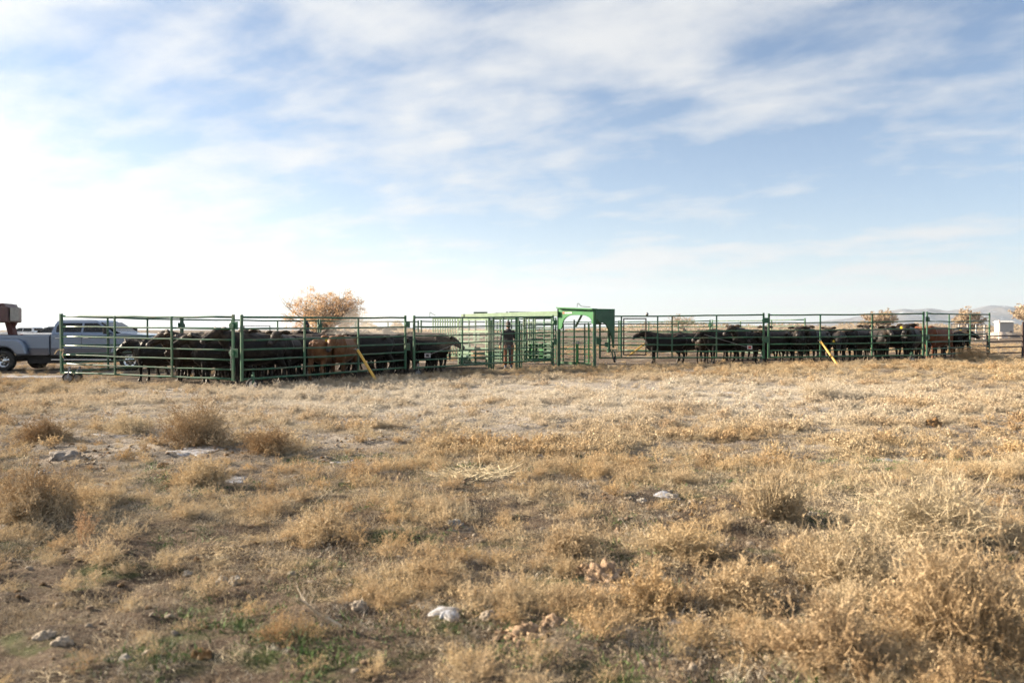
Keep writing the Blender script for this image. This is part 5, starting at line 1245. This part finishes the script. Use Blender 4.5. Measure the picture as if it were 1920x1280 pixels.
for (n, y0, y1, sd) in ((6500, 2.6, 9, 1), (17000, 9, 20, 2), (15000, 20, 36, 3)):
    for j, (kinds, share, lo, hi, a, b, fl) in enumerate(((K_WEED, .55, .55, .61, .6, 1.6, 1.0), (K_LOOSE, .34, .51, .59, .5, 1.3, .95), (K_GRASS, .34, .50, .58, .6, 1.3, 1.0), (K_FLUFF, .42, .49, .58, .7, 1.3, 1.0), (K_STUB, 1.5 if sd == 1 else .8, .25, .44, .7, 1.5, 1.0), (K_LIT, .28, .30, .55, .6, 1.3, 1.0), (K_STALK, .09, .44, .56, .5, 1.0, 1.0))):
        m_ = int(n * share); x, y = sample_field(m_, y0, y1, sd * 100 + j); r = np.random.default_rng(sd * 1000 + j)
        if sd > 1: kinds = K_WEEDF if kinds is K_WEED else K_LOOSEF if kinds is K_LOOSE else kinds
        c = cover(x, y) - (.034, .016, .004)[sd - 1]; keep = (r.uniform(0, 1, m_) < sstep(lo, hi, c) * (1 - .25 * sstep(4, 9, 9 - y + 4) * 0) + (.05 if kinds is K_STALK else .07))
        keep &= (y < fence_depth(x) - .15) & clear_of(x, y)
        sc_ = (.66, .74, .80)[sd - 1]; put(x[keep], y[keep], kinds, a * sc_, b * sc_, sd * 77 + j, fl)
# a thin stand of weeds under and beyond the panels
x, y = sample_field(9000, 20, 75, 9); r = np.random.default_rng(99); k = (y > fence_depth(x) - .2)
inpen = ((x > -13) & (x < -1) & (y < 38) & (y > fence_depth(x) + .3)) | ((x > 3) & (x < 21) & (y < 43) & (y > fence_depth(x) + .3))
k &= ~inpen | (r.uniform(0, 1, len(x)) < .06); x, y = x[k], y[k]
put(x, y, K_WEED + K_FLUFF + K_LIT, .6, 1.3, 91, .8)
# strip of taller weeds left along the foot of the panels
t = np.linspace(0, 1, 900); fx = np.interp(t, np.linspace(0, 1, 9), [-14, -7.4, -3.4, -.7, 3.4, 9.9, 13, 16.4, 21]); r = np.random.default_rng(123)
fx = fx + r.normal(size=900) * .15; put(fx, fence_depth(fx) - np.abs(r.normal(size=900)) * .55 + .15, K_WEED + K_LOOSE + K_GRASS, .5, 1.2, 124)
# green sprouts close to the camera
x, y = sample_field(2600, 2.6, 9.5, 31); k = fbm(x * 1.3, y * 1.3, 3, 71) > .56; put(x[k], y[k], K_SPROUT, .6, 1.3, 32)
scatter_object('dry_grass', np.concatenate(PX), np.concatenate(PR), np.concatenate(PS), np.concatenate(PK), 'dry straw-coloured grass and low weeds covering the pasture', 'grass')

# small pebbles and clods nobody could count
rs = [rock('pebble_source', (0, 0, 0), (.5, .42, .34), mt, 60 + i, .45, 2.5, 2) for i, mt in enumerate((CLOD, STONE, CLOD_B))]
base_k = len(protos)
for o in rs: COL.objects.unlink(o); protos.append(o)
x, y = sample_field(30000, 2.6, 16, 61); r = np.random.default_rng(62); k = fbm(x * .9, y * .9, 3, 81) + r.normal(size=len(x)) * .1 > .44; x, y = x[k], y[k]; n = len(x)
s = .012 + .05 * r.uniform(0, 1, n) ** 5
scatter_object('pebbles', np.stack([x, y, ground_z(x, y) + .002], 1), np.stack([r.normal(size=n) * .3, r.normal(size=n) * .3, r.uniform(0, 6.28, n)], 1), np.stack([s, s, s], 1), r.integers(0, 3, n) + base_k, 'scattered pebbles and crumbs of earth between the weeds', 'pebbles')

# ------------------------------------------------------------------ trees
BARK = pmat('grey_bark', (.20, .15, .11), .9, var=.3, vscale=5)
def leaf_mat(name, cols): return straw_mat(name, cols, .5)
def tree(name, loc, H, Wd, label, leafm, nleaf, seed, leaf=.12, trunk_h=.22, group=None, twig=1.0, stems=1, dome=0):
    r = np.random.default_rng(seed); root = empty(name, loc); tag(root, label, 'tree', group)
    rr = random.Random(seed); mb = MB(); tips = []
    def grow(a, d, L, rad, dep):
        pts = [Vector(a)]; dv = Vector(d).normalized()
        for i in range(4):
            dv = (dv + Vector((rr.uniform(-.22, .22), rr.uniform(-.22, .22), rr.uniform(-.05, .18)))).normalized(); pts.append(pts[-1] + dv * L / 4)
        mb.loft([(q, rad * (1 - .16 * i), rad * (1 - .16 * i)) for i, q in enumerate(pts)], 6 if dep > 1 else 4)
        if dep == 0: tips.append((pts, dv)); return
        for k in range(rr.randint(3, 5) if dep > 1 else 5):
            i = rr.choice((2, 3, 4)); t = rr.uniform(0, 2 * math.pi); sp = rr.uniform(.5, 1.0)
            grow(pts[i], dv + Vector((math.cos(t) * sp * Wd / H * 1.1, math.sin(t) * sp * Wd / H * 1.1, rr.uniform(-.35, .35))), L * rr.uniform(.78, 1.05), rad * .52, dep - 1)
    for sN in range(stems):
        t = rr.uniform(0, 6.28); grow((rr.uniform(-.1, .1) * stems, rr.uniform(-.1, .1) * stems, -.1), (math.cos(t) * .7 * (stems > 1), math.sin(t) * .7 * (stems > 1), 1), H * .20, H * .022, 3)
    V = np.array(mb.v); mn, mx = V.min(0), V.max(0)
    sc = np.array([Wd * .93 / (mx[0] - mn[0]), Wd * .93 / (mx[1] - mn[1]), H * .95 / mx[2]]); mb.v = [tuple(q) for q in V * sc]
    mb.build('trunk', BARK, root, smooth=True)
    rb = Rib(); C = []; o = []; dd = []
    for pts, dv in tips:
        n = max(1, int(nleaf / len(tips)))
        for k in range(n):
            i = rr.randint(1, 4); q = np.array(pts[i]) * sc; C.append(q + r.normal(size=3) * np.array([.42, .42, .32]) * H * .065)
        for k in range(6):
            q = np.array(pts[rr.randint(1, 4)]) * sc; o.append(q); dd.append(np.array(dv) + r.normal(size=3) * .8)
    if dome:
        for k in range(dome):
            v = r.normal(size=3); v /= np.linalg.norm(v); q = r.uniform(.35, 1.0) ** .5 * r.uniform(.80, 1.08)
            c0 = np.array([v[0] * Wd * .46 * q, v[1] * Wd * .46 * q, H * .40 + (v[2] * H * .56 if v[2] > 0 else v[2] * H * .26) * q])
            nn = int(r.uniform(20, 110)); sp = r.uniform(.16, .38)
            C += list(c0 + r.normal(size=(nn, 3)) * np.array([sp, sp, sp * .8]))
            for q2 in range(9): o.append(c0 + r.normal(size=3) * sp * .6); dd.append(v + r.normal(size=3) * .7)
    o = np.array(o); dd = unit(np.array(dd)); P = curve_lines(o, dd, r.uniform(.04, .10, len(o)) * H * twig, 3, .2, r); rb.lines(P, .006 * H ** .5, .003 * H ** .5, r)
    rb.flakes(np.array(C), leaf, r); rb.make('crown', leafm, root)
    return root
OAK = leaf_mat('dry_orange_leaves', [(.66, .40, .21), (.73, .49, .29), (.56, .32, .16), (.78, .59, .40)])
p = at(611, 92); tree('autumn_tree', (p.x, p.y, .1), 6.6, 11.6, 'orange tan autumn tree standing behind the pen', OAK, 3500, 5, .075, stems=4, dome=170)
OAKF = leaf_mat('far_tan_leaves', [(.52, .40, .29), (.58, .45, .32), (.46, .34, .24), (.62, .51, .38)])
p = at(1648, 300); tree('autumn_tree', (p.x, p.y, .1), 9.8, 17, 'blurred orange tree behind the mountain-side pen', OAKF, 3000, 8, .38, group='far trees', stems=2)
p = at(1812, 290); tree('autumn_tree', (p.x, p.y, .1), 10.2, 15, 'far orange-brown tree behind the end panel', OAKF, 3000, 9, .38, group='far trees', stems=2)
p = at(1936, 270); tree('autumn_tree', (p.x, p.y, .1), 11.5, 12, 'far orange tree cut by the right picture edge', OAKF, 2400, 10, .36, group='far trees', stems=2)
p = at(1290, 330); tree('bare_tree', (p.x, p.y, .1), 8.6, 14, 'faint bare tree above the far panel', leaf_mat('bare_twigs', [(.42, .33, .24), (.5, .42, .32)]), 1200, 12, .22, group='far trees', twig=1.6, stems=2)
# far scrub and wood, one mass along the horizon
r = np.random.default_rng(44); rb = Rib(); n = 60000
px = np.concatenate([r.uniform(1060, 2400, n - 9000), r.normal(size=3000) * 22 + 690, r.normal(size=3000) * 16 + 745, r.normal(size=3000) * 60 + 860]); d = r.uniform(420, 760, n); hm = 2.0 + 6.5 * fbm(px * .022, d * .0, 4, 91) * sstep(1060, 1250, px) + 5.0 * (px < 780) * np.maximum(np.exp(-((px - 690) / 16) ** 2), np.exp(-((px - 745) / 12) ** 2))
zz = r.uniform(0, 1, n) ** 1.2 * hm; C = np.stack([(px - 960) / F_PX * d, d, zz], 1); rb.flakes(C, .5, r)
o = rb.make('distant_scrub', leaf_mat('distant_scrub_twigs', [(.36, .29, .22), (.42, .34, .25), (.30, .23, .17)])); tag(o, 'tan strip of distant scrub along the horizon', 'scrub', kind='stuff')

# ------------------------------------------------------------------ far side: shed, mounds, rail fences
def pz(py, d): return EYE - (py - 618) / (F_PX / d)
d = 170.0; a = at(1880, d); b = at(1906, d); root = empty('white_shed', (a.x, a.y, 0)); L = root.location; tag(root, 'small white shed below the mountains at the right edge', 'shed')
WH = pmat('white_siding', (.42, .41, .39), .7, var=.06); m = MB(); z0, z1 = -.2, pz(604, d)
m.box(Vector(((a.x + b.x) / 2, d + 2, (z0 + z1) / 2)) - L, (b.x - a.x, 2, z1 - z0)); m.build('wall', WH, root)
m = MB(); m.prism([(d + .7, z1), (d + 3.3, z1), (d + 2, z1 + .4)], a.x - .25, b.x + .25, lambda u, v, t: Vector((t, u, v)) - L); m.build('roof', pmat('pale_roof', (.62, .61, .58), .6), root)
m = MB(); m.box(Vector((b.x - .55, d + .97, .75)) - L, (.5, .05, 1.0)); m.build('door', pmat('shed_door', (.2, .16, .14), .7), root)
d = 140; a = at(1868, d); o = rock('earth_mound', (a.x, a.y, 0), (1.9, 1.4, 1.1), pmat('pale_tarp_mound', (.52, .42, .34), .9), 31, .2, 1.2); tag(o, 'low pale mound in front of the white shed', 'mound')
a = at(1890, 150); o = rock('earth_mound', (a.x, a.y, 0), (1.9, 1.4, 1.0), GREYR, 33, .2, 1.2); tag(o, 'low dark grey mound in front of the white shed', 'mound')
def rail_fence(a, b, zs, posts, mat, label, w=.07, ztop=None, name='rail_fence'):
    a = Vector(a); b = Vector(b); root = empty(name, a); tag(root, label, 'fence'); d = b - a
    for z in zs: m = MB(); m.beam(Vector((0, 0, z)), d + Vector((0, 0, z)), w * .7, w); m.build('rail', mat, root)
    for t in posts: m = MB(); m.beam(d * t + Vector((0, 0, -.1)), d * t + Vector((0, 0, (ztop or max(zs)) + .05)), w * 1.2, w * 1.25, up=(1, 0, 0)); m.build('post', mat, root)
    return root
a = at(1853, 36.6); b = at(1921, 37.4); rail_fence((a.x, a.y, .22), (b.x, b.y, .25), (.18, .46, .72, .98), (0,), RUST, 'dark pipe fence running right from the end panel', .055)
a = at(1918, 37.3); root = rail_fence((a.x, a.y, .22), (a.x + 4, a.y + .5, .22), (.3, .75, 1.2, 1.6), (0, .5, 1), RUST, 'dark pipe gate cut by the right picture edge', .06)
a = at(1817, 41.0); b = at(1850, 40.6); rail_fence((a.x, a.y, .22), (b.x, b.y, .22), (.28, .50, .72, .92, 1.08), (0, 1), RUST, 'dark rail gate seen through the end panel', .055)
a = at(1782, 120); b = at(1846, 122); rail_fence((a.x, a.y, 0), (b.x, b.y, 0), (.35, 1.2, 2.35), (0, .25, .5, .75, 1), WH, 'far white rail fence behind the end panel', .14)
a = at(1873, 118); m = MB(); m.cyl((0, 0, -.1), (0, 0, 2.6), .06, 8); m.lathe([(.001, -.22), (.13, -.12), (.16, 0), (.13, .12), (.001, .2)], 10, (0, 0, 2.75), (0, 0, 1), closed=False); o = m.build('marker_pole', pmat('pole_white', (.7, .6, .55), .6)); o.location = (a.x, a.y, 0); tag(o, 'thin pale pole with round top near the white shed', 'pole')
# rusty flat trailer frame behind the pen, seen over the backs
a = at(452, 60); root = empty('flatbed_rack', (a.x, a.y, 0)); tag(root, 'thin far pipe rack seen over the cattle near the tree', 'rack'); b = at(506, 60)
for z in (1.78, 1.58): m = MB(); m.beam((0, 0, z), (b.x - a.x, 0, z), .05, .05); m.build('rail', RUST, root)
for t in (0, .1, 1): m = MB(); m.beam(((b.x - a.x) * t, .02, -.1), ((b.x - a.x) * t, .02, 1.8), .06, .06, up=(1, 0, 0)); m.build('post', RUST, root)

# ------------------------------------------------------------------ air: thin haze, dust and breath over the cattle
def volume_mat(name, density, col, aniso):
    m, nt, out = new_mat(name); v = nt.nodes.new('ShaderNodeVolumePrincipled'); v.inputs['Density'].default_value = density; v.inputs['Color'].default_value = (*col, 1); v.inputs['Anisotropy'].default_value = aniso
    nt.links.new(v.outputs[0], out.inputs['Volume']); m.volume_intersection_method = 'FAST' if hasattr(m, 'volume_intersection_method') else None
    return m
HAZE = True
if HAZE:
    m = MB(); m.box((0, 3400, 199.4), (17400, 10000, 401.2)); o = m.build('haze', volume_mat('pale_air', 7.5e-5, (.78, .89, 1.0), .3)); tag(o, 'thin pale morning haze', 'haze', kind='stuff')
def puff(loc, size, dens, words, seed):
    o = rock('dust_cloud', loc, (1, 1, 1), volume_mat('dust_air_%d' % seed, dens, (.95, .90, .82), .4), seed, .35, 1.1, 3)
    for v in o.data.vertices: pass
    o.scale = size; tag(o, words, 'dust', kind='stuff')

puff((-4.6, 26.3, 1.55), (1.7, 1.3, .6), .11, 'thin breath steam rising over the tan cattle', 71)
puff((-2.3, 28.9, 1.0), (1.8, 1.2, .85), .06, 'pale dust hanging round the black cow at the gate', 72)
puff((-1.5, 30.3, 1.2), (1.6, .8, 1.0), .04, 'pale dust drifting before the sheeted gate', 73)
